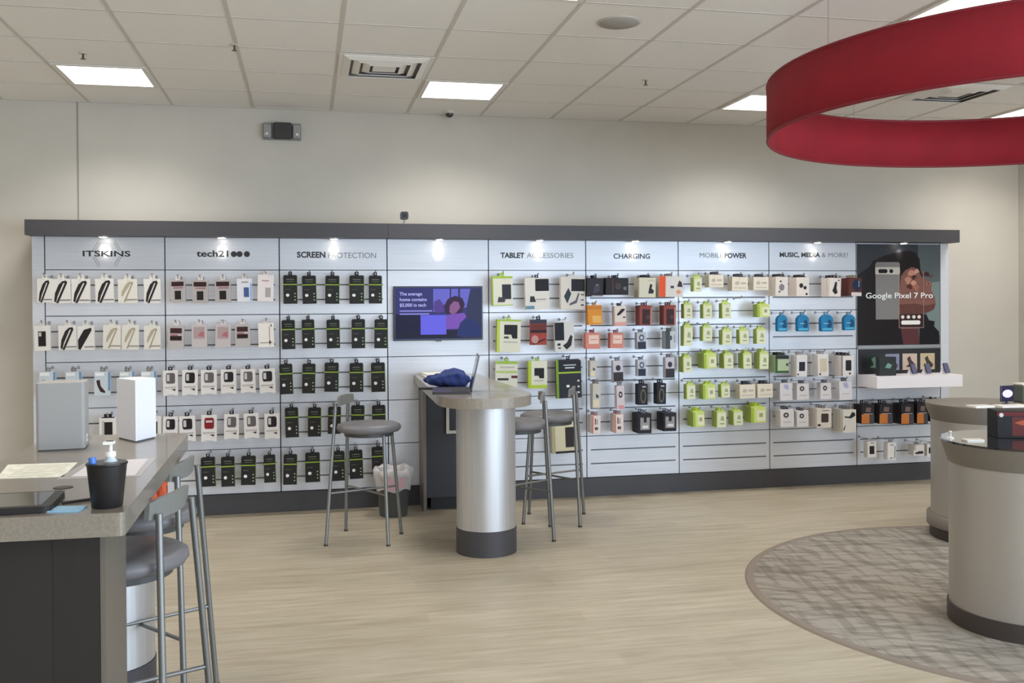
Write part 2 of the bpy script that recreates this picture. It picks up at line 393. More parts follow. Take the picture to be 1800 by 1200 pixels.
for k in range(9):
    xc = at([188, 393, 587, 771, 944, 1110, 1271, 1429, 1579][k], 415, 2, 2.1).x
    xc = XB[k]*.5+XB[k+1]*.5
    t = thing('puck_light', 'small lit downlight under the canopy over the %s panel' % PN[k], 'downlight', (xc, -.08, 2.1), 0, 'downlights under the canopy')
    MB().lathe([(.036, .001), (.036, -.008), (.03, -.008)], 24).build('rim', mat((190, 190, 190), .3, .8), t)
    MB().lathe([(.028, -.004), (.026, -.0095)], 24).build('bulb', mat((255, 246, 230), .5, emit=14), t)
    l = bpy.data.lights.new('spot', 'SPOT'); l.energy = 3.4; l.spot_size = math.radians(40); l.spot_blend = 1.0; l.color = (1, .92, .8); l.shadow_soft_size = .015
    o = bpy.data.objects.new('bulb_light', l); COL.objects.link(o); o.parent = t; o.location = (0, 0, -.014)
    o.rotation_euler = (math.radians(46), 0, 0)

# ------------------------------------------------------------------ television
def tvx(u): return at(u, 550, 1, -.05).x
TVX0, TVX1, TVZ0, TVZ1 = 2.519, 3.226, 1.301, 1.729
t = thing('television', 'flat television showing a purple and blue advert on the display wall', 'television', ((TVX0+TVX1)/2, -.012, TVZ0))
W, H = (TVX1-TVX0), TVZ1-TVZ0
MB().box(-.15, .15, 0, .012, .1, .35).build('wall_bracket', M_DARK, t)
MB().box(-W/2, W/2, -.036, 0, 0, H).build('case', mat((18, 18, 22), .3), t, bevel=.003)
MB().box(-.02, .02, -.04, -.03, -.008, .006).build('sensor_bump', mat((18, 18, 22), .3), t)
def tv_uv(zx, zy): return ((zx-65)/855*W-W/2, H-(zy-560)/505*H)    # from the zoomed crop
sc_w = mat((60, 58, 150), .4, emit=.45)
scr = MB().box(-W/2+.01, W/2-.01, -.0372, -.036, .012, H-.01).build('screen', mat((44, 44, 112), .3, emit=.6), t)
def tvp(name, pts, rgb, e=.5, dep=.0005):
    P = [tv_uv(*q) for q in pts]
    return MB().prism(P, .0372, .0372+dep, plane='xz').build(name, mat(rgb, .4, emit=e*1.7), scr)
tvp('dark_backdrop', [(80, 820), (320, 830), (320, 1040), (80, 1040)], (18, 18, 52), .4, .0003)
tvp('dark_backdrop', [(80, 980), (905, 960), (905, 1045), (80, 1045)], (20, 24, 48), .4, .0004)
tvp('window_view', [(440, 585), (800, 585), (760, 760), (440, 800)], (92, 92, 180), .5, .0003)
tvp('window_view', [(600, 580), (612, 580), (612, 720), (600, 720)], (35, 38, 80), .4, .0005)
tvp('window_view', [(680, 580), (700, 580), (700, 720), (680, 720)], (50, 52, 100), .4, .0005)
tvp('dark_person', [(800, 590), (905, 590), (905, 1040), (700, 1040), (720, 900), (760, 860), (765, 740), (790, 640)], (42, 48, 78), .45, .0006)
tvp('pictured_hair', [(560, 810), (540, 750), (580, 680), (650, 650), (720, 670), (745, 730), (720, 800), (650, 830)], (48, 30, 62), .4, .0008)
tvp('pictured_face', [(595, 800), (600, 740), (640, 700), (685, 710), (700, 760), (660, 810), (620, 825)], (128, 84, 130), .45, .001)
tvp('pictured_arm', [(450, 700), (500, 680), (560, 760), (540, 800), (470, 810), (440, 770)], (76, 56, 132), .45, .0008)
tvp('pictured_shirt', [(560, 830), (640, 820), (740, 810), (760, 850), (700, 900), (680, 960), (560, 960)], (112, 74, 168), .45, .0009)
tvp('pictured_jeans', [(690, 930), (780, 850), (900, 930), (900, 1030), (660, 1030)], (28, 40, 92), .5, .001)
tvp('pictured_laptop', [(318, 828), (560, 828), (565, 1010), (318, 1010)], (86, 84, 196), .55, .0012)
MT = mat((176, 176, 240), .4, emit=.75)
for s, yy, sz in (('The average', 632, .036), ('home contains', 684, .036), ('$5,000 in tech', 736, .036)):
    a = tv_uv(120, yy); text('lettering', s, sz, MT, scr, (a[0], -.0374, a[1]), .0006, 'LEFT', .0005)
for x1_, yy in ((430, 790), (400, 818)):        # two lines of small print, too small to read
    tvp('small_print_line', [(120, yy-7), (x1_, yy-7), (x1_, yy+6), (120, yy+6)], (120, 118, 190), .5, .0014)

# ------------------------------------------------------------------ phone poster (flat printed poster behind glass)
PZ0, PZ1 = at(1510, 607, 1, 0).z, 2.09
px0, px1 = XB[8]+.008, XB[9]-.008
t = thing('advert_poster', 'dark phone advert poster with a face, two phones and white lettering', 'poster', ((px0+px1)/2, -.001, PZ0))
W, H = px1-px0, PZ1-PZ0
def pu(zx, zy): return ((zx-80)/765*W-W/2, H-(zy-130)/950*H)
MB().box(-W/2, W/2, -.008, 0, 0, H).build('backing_board', ink((74, 78, 84), .4), t)
lay = [.008]
def pp(name, pts, rgb, r=.35, smooth=False):
    P = [pu(*q) for q in pts]; P = [(min(W/2, max(-W/2, a)), min(H, max(0, b))) for a, b in P]
    lay[0] += .0002
    return MB().prism(P, .008, lay[0], plane='xz').build(name, ink(rgb, r), t)
pp('pale_backdrop', [(640, 130), (845, 130), (845, 1080), (600, 1080), (640, 600)], (112, 122, 124))
pp('pale_backdrop', [(700, 500), (845, 480), (845, 1000), (760, 900), (720, 800)], (138, 152, 150))
pp('dark_backdrop', [(80, 420), (250, 300), (420, 400), (520, 1080), (80, 1080)], (36, 38, 50))
pp('pictured_hair', [(80, 1080), (90, 700), (120, 500), (170, 380), (220, 290), (330, 235), (450, 205), (560, 188), (620, 210), (655, 270), (662, 370), (690, 450), (600, 620), (480, 700), (470, 1080)], (38, 30, 34))
pp('pictured_face', [(465, 560), (480, 430), (520, 375), (580, 345), (640, 360), (668, 430), (735, 470), (770, 500), (762, 560), (800, 640), (806, 700), (790, 745), (740, 772), (690, 780), (650, 850), (640, 960), (655, 1080), (500, 1080), (480, 940), (462, 760)], (150, 112, 102))
pp('pictured_face', [(465, 700), (600, 690), (720, 710), (800, 690), (790, 745), (740, 772), (690, 780), (640, 860), (480, 860)], (122, 84, 78))
pp('pictured_neck', [(480, 930), (640, 930), (655, 1080), (500, 1080)], (112, 70, 74))
pp('pictured_jacket', [(690, 790), (720, 800), (740, 850), (795, 860), (790, 910), (836, 960), (838, 1080), (650, 1080), (655, 900)], (34, 34, 42))
for q, (a, b, r, cc) in enumerate(((580, 400, 34, (206, 160, 140)), (625, 385, 22, (214, 176, 158)), (600, 440, 20, (96, 60, 60)), (545, 470, 30, (196, 150, 132)), (600, 500, 26, (208, 166, 148)), (560, 530, 24, (104, 62, 58)), (720, 410, 26, (92, 54, 58)), (735, 500, 18, (186, 140, 130)), (735, 500, 9, (90, 56, 58)), (765, 430, 14, (130, 92, 96)), (620, 540, 28, (176, 128, 114)))):
    pp('pictured_flower', [(a+r*(1+.25*math.sin(3*z+q))*math.cos(z), b+r*(1+.25*math.cos(2*z+q))*math.sin(z)) for z in [2*PI*i/14 for i in range(14)]], cc)
pp('pictured_phone', [(255, 298), (455, 298), (468, 312), (468, 400), (455, 838), (245, 838), (242, 320)], (150, 148, 146))
pp('camera_bar', [(240, 345), (466, 345), (470, 395), (464, 415), (240, 412)], (205, 200, 192))
pp('camera_lens', [(275, 365), (345, 365), (355, 382), (345, 402), (275, 402), (267, 382)], (24, 24, 28))
pp('camera_lens', [(388+18*math.cos(z), 383+19*math.sin(z)) for z in [2*PI*i/16 for i in range(16)]], (24, 24, 28))
for q in ([(458, 385), (462, 385), (462, 920), (458, 920)], [(686, 385), (690, 385), (690, 920), (686, 920)], [(458, 916), (690, 916), (690, 921), (458, 921)]): pp('phone_outline', q, (186, 160, 150))
pp('phone_dock', [(464, 790), (684, 790), (684, 914), (464, 914)], (74, 50, 56))
for a in (492, 545, 596, 645): pp('app_icon', [(a+16*math.cos(z), 817+17*math.sin(z)) for z in [2*PI*i/16 for i in range(16)]], (232, 222, 214))
pp('search_bar', [(485, 850), (648, 850), (658, 870), (648, 889), (485, 889), (476, 870)], (240, 236, 230))
a = pu(148, 616); b = pu(775, 616)
o = text('lettering', 'Google Pixel 7 Pro', .07, mat((245, 245, 245), .4), t, (a[0], -lay[0]-.0003, a[1]), .0006, 'LEFT', .0004)
wd = max(v.co.x for v in o.data.vertices); o.scale[0] = (b[0]-a[0])/wd
tag(MB().box(px0, px1, -.014, 0, PZ0-.028, PZ0-.003).build('poster_rail', mat((175, 178, 182), .3, .7)), 'silver strip under the phone poster', 'trim strip')

# white tray shelf and the printed strip behind it
SH0, SH1 = 6.563, 7.385
t = thing('display_shelf', 'white box shelf below the phone poster', 'shelf', ((SH0+SH1)/2, 0, .85))
hw = (SH1-SH0)/2; M_WH = mat((238, 232, 234), .4)
MB().box(-hw, hw, -.3, -.002, .085, .1).box(-hw, hw, -.3, -.288, 0, .085).box(-hw, -hw+.012, -.288, -.002, 0, .085).box(hw-.012, hw, -.288, -.002, 0, .085).box(-hw+.012, hw-.012, -.288, -.002, 0, .012).build('tray', M_WH, t)
t = thing('printed_strip', 'black strip with small product pictures standing on the white shelf', 'sign', ((SH0+SH1)/2, -.004, .951))
zt = at(1560, 613, 1, 0).z-.951
MB().box(-hw+.01, hw-.01, -.012, 0, 0, zt).build('board', mat((30, 31, 36), .4), t)
for (a0, a1, c1, c2) in ((.08, .30, (26, 44, 38), (110, 150, 140)), (.32, .49, (132, 136, 160), (60, 62, 84)), (.53, .71, (196, 176, 160), (70, 50, 46)), (.75, .93, (190, 172, 140), (60, 52, 46))):
    w0 = -hw+.01+a0*(2*hw-.02); w1 = -hw+.01+a1*(2*hw-.02)
    q = MB().box(w0, w1, -.0126, -.011, .03, zt*.8).build('picture', mat(c1, .4), t)
    MB().prism([(w0+(w1-w0)*u_, .03+(zt*.8-.03)*v_) for u_, v_ in ((.2, .2), (.45, .35), (.3, .7), (.5, .85), (.6, .6), (.9, .3), (.8, .12))], .0126, .0131, plane='xz').build('picture_subject', mat(c2, .4), q)
for k, (sx_, cc, lab) in enumerate(((.49, (40, 38, 60), 'dark phone'), (.66, (60, 44, 40), 'brown phone'), (.88, (70, 60, 70), 'violet-grey phone'))):
    xx = SH0+sx_*(SH1-SH0)
    s_ = thing('phone_easel', 'white wedge easel on the white shelf holding the '+lab, 'easel', (xx, -.19, .951), 0, 'easels on the white shelf')
    MB().prism([(-.05, 0), (.05, 0), (.012, .075), (-.012, .075)], 0, .012, plane='xz').build('face', M_WH, s_)
    MB().prism([(0, 0), (.05, 0), (0, .07)], -.004, .004, plane='yz').build('strut', M_WH, s_)
    s_ = thing('display_phone', 'small %s shown on the white shelf easel' % lab, 'phone', (xx+.01, -.232, .953), 0, 'phones on the white shelf')
    s_.rotation_euler = (-.35, 0, .3)
    MB().prism(rrect(-.031, .031, .01, .1, .008), -.004, .004, plane='xz').build('body', mat(cc, .3), s_)
    MB().prism(rrect(-.028, .028, .014, .096, .006), .004, .0047, plane='xz').build('screen', mat((90, 92, 120), .15), s_)
t = thing('phone_box', 'black box with a small green picture at the end of the white shelf', 'box', (SH0+.15, -.2, .951))
MB().box(-.08, .08, -.03, .03, 0, .16).build('body', mat((28, 32, 33), .5), t, bevel=.003)
MB().prism([(-.03, .07), (.02, .06), (.04, .09), (.0, .11)], .03, .0306, plane='xz').build('picture', mat((110, 150, 136), .5), t)

# ------------------------------------------------------------------ hanging goods
# TYPES: name, look, category, (body colour), nominal w,h,t, tab colour, tab style, decals [(part, colour, pts or rect)]
def R(a, b, c, d): return [(a, b), (c, b), (c, d), (a, d)]
WHT = (226, 222, 216); GRY = (188, 182, 178)
def slant(d=.13):     # the slanted phone outline printed on the boxes
    return [[(.12, .05), (.12+d, .03), (.12+d+.05, .28), (.62, .86), (.72, .88), (.76, .94), (.58, .96), (.44, .9), (.16, .34)],
            [(.18, .03), (.32, .0), (.82, .84), (.8, .94), (.68, .93)]]
T = {}
T['slim'] = ('phone_case_box', 'white case box with dark slanted phone outline', WHT, .105, .165, .02, (215, 212, 205), 'euro',
    [('phone_outline', (62, 54, 54), [(.1, .08), (.2, .04), (.3, .3), (.62, .82), (.55, .88), (.38, .78), (.16, .42)]), ('phone_edge', (62, 54, 54), [(.2, .02), (.32, .0), (.84, .84), (.78, .93), (.55, .9), (.5, .84), (.7, .82)]), ('base_band', (150, 142, 142), R(.38, .1, .98, .15))])
T['slim_beige'] = ('phone_case_box', 'white case box with faint beige phone outline', (224, 219, 210), .105, .165, .02, (215, 212, 205), 'euro',
    [('phone_outline', (188, 178, 158), [(.16, .3), (.24, .3), (.66, .82), (.6, .88), (.42, .8), (.2, .5)]), ('phone_edge', (178, 168, 148), [(.28, .06), (.36, .04), (.8, .84), (.74, .9), (.55, .86), (.7, .8)]), ('base_band', (160, 152, 146), R(.38, .12, .98, .17))])
T['slim_solid'] = ('phone_case_box', 'white case box with solid dark slanted phone', WHT, .105, .165, .02, (215, 212, 205), 'euro',
    [('phone_picture', (58, 48, 48), [(.04, .06), (.16, .0), (.84, .8), (.84, .92), (.4, .84), (.04, .42)]), ('base_band', (150, 142, 142), R(.4, .1, .98, .15))])
T['window'] = ('phone_case_box', 'white box with a black phone in its window', WHT, .105, .165, .03, (210, 205, 200), 'euro',
    [('window', (48, 38, 40), R(.26, .18, .74, .78)), ('lens_patch', (205, 200, 196), R(.3, .58, .46, .74))])
T['ice'] = ('phone_case_box', 'pale blue and white case box with dark picture', (206, 212, 216), .11, .17, .03, (150, 148, 146), 'euro',
    [('case_picture', (78, 58, 54), [(.12, .62), (.34, .66), (.4, .4), (.7, .16), (.66, .1), (.38, .16), (.2, .4)]), ('side_band', (130, 160, 190), R(.86, .2, .99, .98)), ('label_band', (236, 236, 236), R(.05, .82, .6, .95))])
T['blackcase'] = ('phone_case_box', 'white frame box with a black case and dark clip', WHT, .13, .17, .03, (40, 38, 40), 'fan',
    [('window', (46, 38, 38), R(.22, .1, .78, .85)), ('phone_picture', (196, 190, 186), R(.16, .3, .3, .9))])
T['greymaroon'] = ('phone_case_box', 'light grey box with dark maroon label over black square', GRY, .11, .165, .03, (220, 214, 208), 'euro',
    [('label', (74, 40, 44), R(.08, .72, .9, .92)), ('red_band', (176, 130, 134), R(.2, .62, .85, .68)), ('phone_picture', (42, 34, 36), R(.28, .14, .7, .52))])
T['bluephone'] = ('phone_case_box', 'tall white box with blue phone picture', (226, 224, 228), .11, .19, .025, (214, 206, 200), 'euro',
    [('phone_picture', (92, 116, 160), R(.45, .2, .8, .62)), ('side_band', (160, 186, 226), R(.88, .02, .98, .8)), ('label', (180, 168, 170), R(.3, .82, .75, .88))])
T['palephone'] = ('phone_case_box', 'tall white box with pale grey phone picture', (232, 224, 222), .11, .19, .025, (214, 206, 200), 'euro',
    [('phone_picture', (186, 180, 178), R(.48, .16, .82, .52)), ('label', (186, 160, 162), R(.25, .76, .7, .8))])
T['twobar'] = ('phone_case_box', 'light grey box with two dark maroon bars', (196, 190, 186), .11, .165, .03, (220, 214, 208), 'euro',
    [('upper_bar', (84, 44, 48), R(.12, .66, .86, .88)), ('red_band', (180, 120, 124), R(.14, .56, .6, .62)), ('lower_bar', (62, 26, 30), R(.12, .36, .86, .55))])
T['pinky'] = ('phone_case_box', 'light grey box with pink and grey picture', (204, 196, 194), .11, .165, .03, (220, 214, 208), 'euro',
    [('picture', (186, 166, 166), R(.12, .38, .84, .9)), ('pink_label', (188, 128, 134), [(.4, .5), (.84, .46), (.8, .7), (.55, .66)])])
T['sketch'] = ('phone_case_box', 'creamy white box with thin line drawing', (234, 228, 220), .11, .17, .025, (214, 206, 200), 'euro',
    [('line_drawing', (150, 144, 140), R(.7, .08, .74, .86)), ('line_drawing', (160, 152, 146), R(.1, .17, .9, .2)), ('drawn_knob', (90, 84, 84), ngon(.74, .2, .07, 10)), ('drawn_knob', (130, 124, 120), ngon(.84, .9, .05, 10))])
for nm, cc, wd in (('frame_dark', (44, 36, 38), 'black'), ('frame_grey', (120, 114, 114), 'grey'), ('frame_red', (150, 32, 44), 'red')):
    T[nm] = ('phone_case_box', 'white notched box showing a %s phone case' % wd, (226, 221, 218), .108, .185, .02, (46, 42, 46), 'clip',
        [('case_window', cc, rrect(.2, .82, .48, .9, .1, 3)), ('lens_patch', (206, 202, 200), R(.26, .58, .44, .84) if nm != 'frame_red' else R(.3, .72, .72, .8)), ('base_notch', (60, 54, 54), [(.55, .25), (.82, .27), (.82, .18)]), ('label', (196, 190, 186), R(.1, .3, .88, .36))])
T['screen'] = ('screen_protector_pack', 'black and green screen protector pack', (52, 51, 48), .108, .225, .012, (38, 36, 42), 'shoulder',
    [('top_card', (40, 38, 40), R(.03, .72, .97, .985)), ('green_band', (166, 190, 84), R(0, .655, 1, .69)), ('lettering_line', (160, 164, 150), R(.22, .845, .76, .86)), ('lettering_line', (120, 134, 88), R(.25, .77, .78, .785)), ('white_spot', (235, 235, 230), ngon(.3, .3, .12, 14, .055)), ('lettering_line', (120, 124, 116), R(.15, .49, .5, .505)), ('feature_dot', (214, 220, 200), R(.78, .34, .86, .37)), ('feature_dot', (214, 220, 200), R(.78, .23, .86, .26)), ('feature_dot', (214, 220, 200), R(.78, .12, .86, .15)), ('green_edge', (128, 150, 62), R(.965, .02, 1, .95))])
LIME = (176, 202, 84)
T['tab_lime'] = ('tablet_case_box', 'lime and white box with a dark tablet case', (224, 222, 208), .16, .235, .035, LIME, 'euro',
    [('lime_top', LIME, R(0, .93, 1, 1)), ('lime_edge', LIME, R(0, 0, .05, .93)), ('tablet_picture', (66, 66, 76), R(.48, .22, .92, .72)), ('stand_picture', (90, 84, 92), [(.25, .12), (.6, .12), (.66, .26), (.3, .3)]), ('lime_base', LIME, R(.05, 0, 1, .03))])
T['tab_white'] = ('tablet_case_box', 'white box with square dark tablet case and teal base', (224, 220, 214), .2, .27, .04, (50, 48, 56), 'clip',
    [('tablet_picture', (38, 36, 46), rrect(.42, .99, .58, .96, .03, 2)), ('teal_base', (120, 160, 176), R(0, .02, .36, .12)), ('stand_picture', (60, 70, 74), [(.18, .24), (.44, .24), (.36, .42), (.2, .42)]), ('lettering_line', (190, 178, 172), R(.45, .3, .85, .34))])
T['tab_fold'] = ('tablet_case_box', 'white box with black folding tablet case pictures', (222, 216, 208), .2, .27, .05, (215, 212, 208), 'euro',
    [('tablet_picture', (34, 32, 42), R(.42, .56, .98, .93)), ('fold_picture', (66, 78, 90), [(.12, .4), (.3, .66), (.42, .48), (.26, .18)]), ('fold_picture', (120, 112, 124), [(.35, .12), (.65, .2), (.76, .5), (.7, .5), (.6, .28), (.35, .18)]), ('lettering_line', (70, 66, 72), R(.82, .44, .94, .47)), ('lettering_line', (70, 66, 72), R(.82, .28, .94, .31)), ('lettering_line', (70, 66, 72), R(.82, .12, .94, .16))])
T['tab_big'] = ('tablet_case_box', 'large lime edged white box with black tablet case', (224, 222, 206), .2, .29, .05, (190, 212, 120), 'euro',
    [('lime_edge', (200, 212, 110), R(0, 0, .12, 1)), ('lime_top', LIME, R(0, .95, 1, 1)), ('tablet_picture', (42, 34, 42), [(.3, .84), (.86, .84), (.86, .42), (.66, .42), (.6, .54), (.3, .54)]), ('lettering_line', (90, 86, 80), R(.3, .42, .5, .48)), ('lettering_line', (190, 186, 180), R(.28, .3, .86, .33))])
T['tab_red'] = ('stylus_box', 'small red and brown stylus box with dark lid', (176, 84, 72), .12, .21, .03, (60, 60, 78), 'clip',
    [('dark_lid', (72, 74, 92), R(0, .84, 1, 1)), ('brown_panel', (126, 64, 54), R(.03, .62, .97, .82)), ('dark_band', (62, 34, 40), R(.0, .48, 1, .6)), ('stylus_picture', (60, 36, 44), [(.1, .04), (.9, .26), (.9, .2), (.2, .02)]), ('round_picture', (196, 160, 154), ngon(.28, .22, .22, 16, .16))])
T['tab_black'] = ('tablet_case_box', 'black and white box with open laptop case picture', (218, 216, 212), .17, .25, .04, (220, 218, 214), 'euro',
    [('tablet_picture', (26, 28, 46), R(0, .38, .48, .98)), ('case_picture', (48, 46, 48), [(.4, .2), (.62, .3), (.82, .56), (.92, .5), (.84, .2), (.6, .06)]), ('lettering_line', (50, 50, 54), R(.12, .2, .28, .28)), ('lettering_line', (60, 60, 64), R(.15, .1, .3, .14))])
T['tab_label'] = ('tablet_case_box', 'lime and white box with grey bar and red label', (222, 220, 206), .18, .22, .035, (166, 196, 92), 'euro',
    [('lime_top', (172, 198, 96), R(0, .9, 1, 1)), ('lime_band', (190, 206, 130), R(.04, .56, .98, .64)), ('grey_bar', (74, 66, 72), R(.1, .28, .6, .36)), ('red_label', (116, 58, 66), R(.72, .36, 1, .46)), ('lettering_line', (188, 186, 178), R(.2, .76, .85, .8))])
T['tab_small'] = ('tablet_case_box', 'lime backed white box with small black case', (224, 222, 206), .16, .23, .045, (166, 196, 60), 'euro',
    [('lime_edge', (188, 206, 70), R(0, 0, .16, 1)), ('lime_base', (190, 208, 80), R(.16, 0, 1, .12)), ('case_picture', (30, 26, 32), [(.32, .74), (.84, .74), (.84, .36), (.6, .36), (.54, .46), (.32, .46)]), ('lettering_line', (190, 186, 176), R(.3, .26, .8, .3))])
T['tab_screen'] = ('screen_protector_pack', 'large black and green tablet screen protector pack', (54, 56, 66), .2, .31, .03, (44, 42, 48), 'shoulder',
    [('green_edge', (140, 170, 60), R(0, 0, .1, 1)), ('top_card', (36, 38, 48), R(.12, .7, .98, .97)), ('green_band', (176, 200, 80), R(.1, .64, 1, .68)), ('lettering_line', (190, 196, 200), R(.3, .84, .8, .87)), ('lettering_line', (220, 224, 230), R(.36, .77, .74, .8)), ('white_spot', (230, 234, 226), R(.4, .28, .52, .34)), ('feature_dot', (220, 226, 210), R(.84, .42, .92, .46)), ('feature_dot', (220, 226, 210), R(.84, .27, .92, .31)), ('feature_dot', (220, 226, 210), R(.84, .12, .92, .16))])
T['tab_cream'] = ('tablet_case_box', 'cream box with dark tablet case behind the bar stool', (216, 210, 184), .23, .32, .05, (90, 88, 80), 'euro',
    [('dark_base', (54, 44, 36), R(.12, .0, .98, .06)), ('case_picture', (62, 54, 50), R(.5, .16, .82, .72)), ('side_shade', (188, 180, 150), R(0, .02, .12, .98)), ('white_top', (236, 232, 216), R(.5, .9, 1, 1))])
T['c_black'] = ('charger_box', 'black boxed car charger with dark lid', (58, 56, 62), .15, .165, .03, (44, 44, 54), 'clip',
    [('picture', (88, 86, 100), [(.4, .15), (.8, .3), (.75, .7), (.45, .6)]), ('highlight', (150, 150, 164), R(.55, .6, .7, .66)), ('pale_base', (170, 170, 176), R(.3, 0, 1, .06))])
T['c_wide'] = ('charger_box', 'wide black box with product pictures', (56, 52, 54), .2, .155, .04, (50, 46, 54), 'clip',
    [('picture', (90, 82, 84), ngon(.55, .5, .14, 12, .2)), ('picture', (130, 128, 138), ngon(.85, .38, .08, 12, .12)), ('orange_edge', (120, 74, 56), R(.28, .05, .32, .95))])
T['c_white'] = ('charger_box', 'creamy white box with a black charger picture', (220, 216, 198), .15, .175, .04, (60, 60, 66), 'flat',
    [('charger_picture', (58, 54, 64), [(.55, .2), (.85, .2), (.9, .35), (.75, .45), (.8, .65), (.66, .68), (.6, .45)]), ('lettering_line', (190, 186, 176), R(.5, .84, .95, .87))])
T['c_orange'] = ('charger_box', 'orange sided white box with small pictures', (222, 218, 212), .2, .2, .04, (120, 110, 110), 'clip',
    [('orange_side', (230, 110, 60), R(0, 0, .27, 1)), ('charger_picture', (70, 64, 76), [(.75, .5), (.98, .48), (.94, .72), (.84, .8)]), ('small_picture', (90, 80, 100), R(.48, .42, .62, .54)), ('small_picture', (226, 170, 140), ngon(.82, .25, .1, 10))])
T['c_yellow'] = ('charger_box', 'orange-yellow cable box with pale label', (222, 160, 66), .13, .18, .03, (186, 160, 130), 'clip',
    [('pale_label', (232, 190, 120), R(.3, .1, .92, .45)), ('top_band', (206, 146, 66), R(0, .8, 1, .95))])
T['c_diag'] = ('cable_box', 'white and pink box with black plug picture', (226, 216, 208), .105, .19, .04, (90, 84, 96), 'clip',
    [('plug_picture', (50, 44, 48), [(.2, .52), (.45, .55), (.9, .78), (.85, .86), (.6, .84), (.2, .6)]), ('pink_base', (222, 176, 168), R(0, 0, 1, .2)), ('small_picture', (70, 60, 66), R(.7, .4, .95, .46))])
T['c_brown'] = ('cable_box', 'brown-red box with dark product window', (158, 88, 78), .115, .18, .05, (110, 56, 60), 'clip',
    [('window', (72, 34, 36), R(.2, .04, .84, .8)), ('pale_edge', (196, 140, 126), R(.86, .0, 1, .9)), ('picture', (110, 70, 76), R(.55, .3, .8, .5))])
T['c_salmon'] = ('cable_box', 'salmon pink cable box with pale label', (216, 152, 138), .12, .15, .03, (170, 110, 112), 'clip',
    [('pale_label', (232, 208, 196), R(.2, .3, .9, .85)), ('lettering_line', (214, 140, 126), R(.3, .55, .8, .6))])
T['c_hang'] = ('earphone_pack', 'clear pack with grey cable above dark base', (200, 204, 210), .085, .16, .03, (150, 156, 166), 'euro',
    [('dark_base', (62, 66, 86), R(.05, .02, .95, .45)), ('cable_picture', (110, 118, 134), ngon(.5, .68, .3, 14, .2)), ('cable_hole', (200, 204, 210), ngon(.5, .68, .16, 12, .1))])
T['c_side'] = ('cable_box', 'white box with dark green side and cable picture', (206, 208, 212), .12, .16, .04, (90, 92, 100), 'euro',
    [('dark_side', (92, 98, 98), R(0, 0, .45, 1)), ('cable_picture', (96, 104, 120), ngon(.52, .62, .14, 12)), ('dark_line', (110, 110, 126), R(.85, .35, .9, .8))])
T['c_thin'] = ('cable_pack', 'thin clear pack with a white cable', (204, 200, 192), .06, .16, .03, (150, 144, 140), 'euro',
    [('cable_picture', (96, 96, 96), [(.4, .6), (.8, .5), (.7, .4), (.4, .45)]), ('pale_base', (224, 214, 192), R(.1, .05, .8, .35))])
T['c_pink'] = ('cable_pack', 'narrow white pack with a dark cable and pink base', (214, 204, 206), .07, .165, .03, (170, 164, 170), 'euro',
    [('cable_picture', (66, 60, 70), ngon(.5, .62, .26, 12, .14)), ('cable_hole', (214, 204, 206), ngon(.5, .62, .12, 10, .06)), ('pink_base', (216, 160, 160), R(.2, .0, .9, .16))])
T['c_dkbase'] = ('cable_pack', 'clear cable pack with dark charcoal base', (206, 202, 208), .08, .17, .03, (150, 146, 156), 'euro',
    [('cable_picture', (74, 70, 86), ngon(.5, .66, .26, 12, .14)), ('dark_base', (70, 62, 68), R(0, .02, 1, .46))])
T['c_cable'] = ('cable_pack', 'black pack with looped charging cable', (46, 44, 50), .085, .16, .04, (52, 52, 66), 'clip',
    [('cable_picture', (128, 122, 110), ngon(.5, .42, .3, 16, .34)), ('cable_hole', (46, 44, 50), ngon(.5, .42, .2, 14, .26)), ('lettering_line', (196, 198, 206), R(.4, .84, .8, .9))])
T['c_red'] = ('cable_box', 'white and red box with vertical cable pictures', (226, 214, 208), .085, .15, .04, (170, 140, 136), 'euro',
    [('cable_picture', (70, 58, 62), R(.3, .5, .42, .85)), ('cable_picture', (90, 76, 80), R(.55, .5, .62, .8)), ('red_band', (206, 120, 108), R(.0, .0, .12, 1)), ('small_picture', (110, 100, 104), R(.3, .2, .7, .36))])
T['c_blkwhite'] = ('charger_box', 'black box with pale charger picture panel', (46, 44, 50), .12, .155, .05, (130, 128, 140), 'clip',
    [('pale_panel', (168, 164, 164), R(.14, .18, .86, .8)), ('charger_picture', (36, 34, 40), R(.4, .55, .62, .88)), ('small_picture', (220, 220, 218), R(.3, .26, .75, .4))])
LM = (204, 216, 140)
T['m_lime'] = ('power_adapter_box', 'small lime and white power adapter box', (226, 226, 202), .09, .12, .03, LM, 'wedge',
    [('lime_edge', LM, R(0, 0, .1, 1)), ('lime_top', LM, R(.1, .93, 1, 1)), ('adapter_picture', (176, 186, 150), [(.4, .45), (.8, .4), (.75, .68), (.5, .7)]), ('lettering_line', (150, 168, 90), R(.35, .2, .8, .26))])
T['m_limebig'] = ('power_adapter_box', 'lime power adapter box with pale label', (210, 220, 146), .1, .125, .04, (200, 216, 96), 'wedge',
    [('pale_label', (230, 228, 200), R(.4, .1, .95, .78)), ('adapter_picture', (170, 180, 140), R(.55, .35, .8, .6)), ('lime_edge', (176, 196, 90), R(0, 0, .2, .95))])
T['m_white'] = ('power_adapter_box', 'wide creamy white power adapter box', (228, 220, 206), .135, .115, .04, (76, 72, 84), 'flat',
    [('adapter_picture', (200, 188, 176), ngon(.32, .55, .14, 12)), ('lettering_line', (196, 182, 170), R(.55, .5, .88, .62)), ('lettering_line', (206, 196, 184), R(.15, .2, .9, .26))])
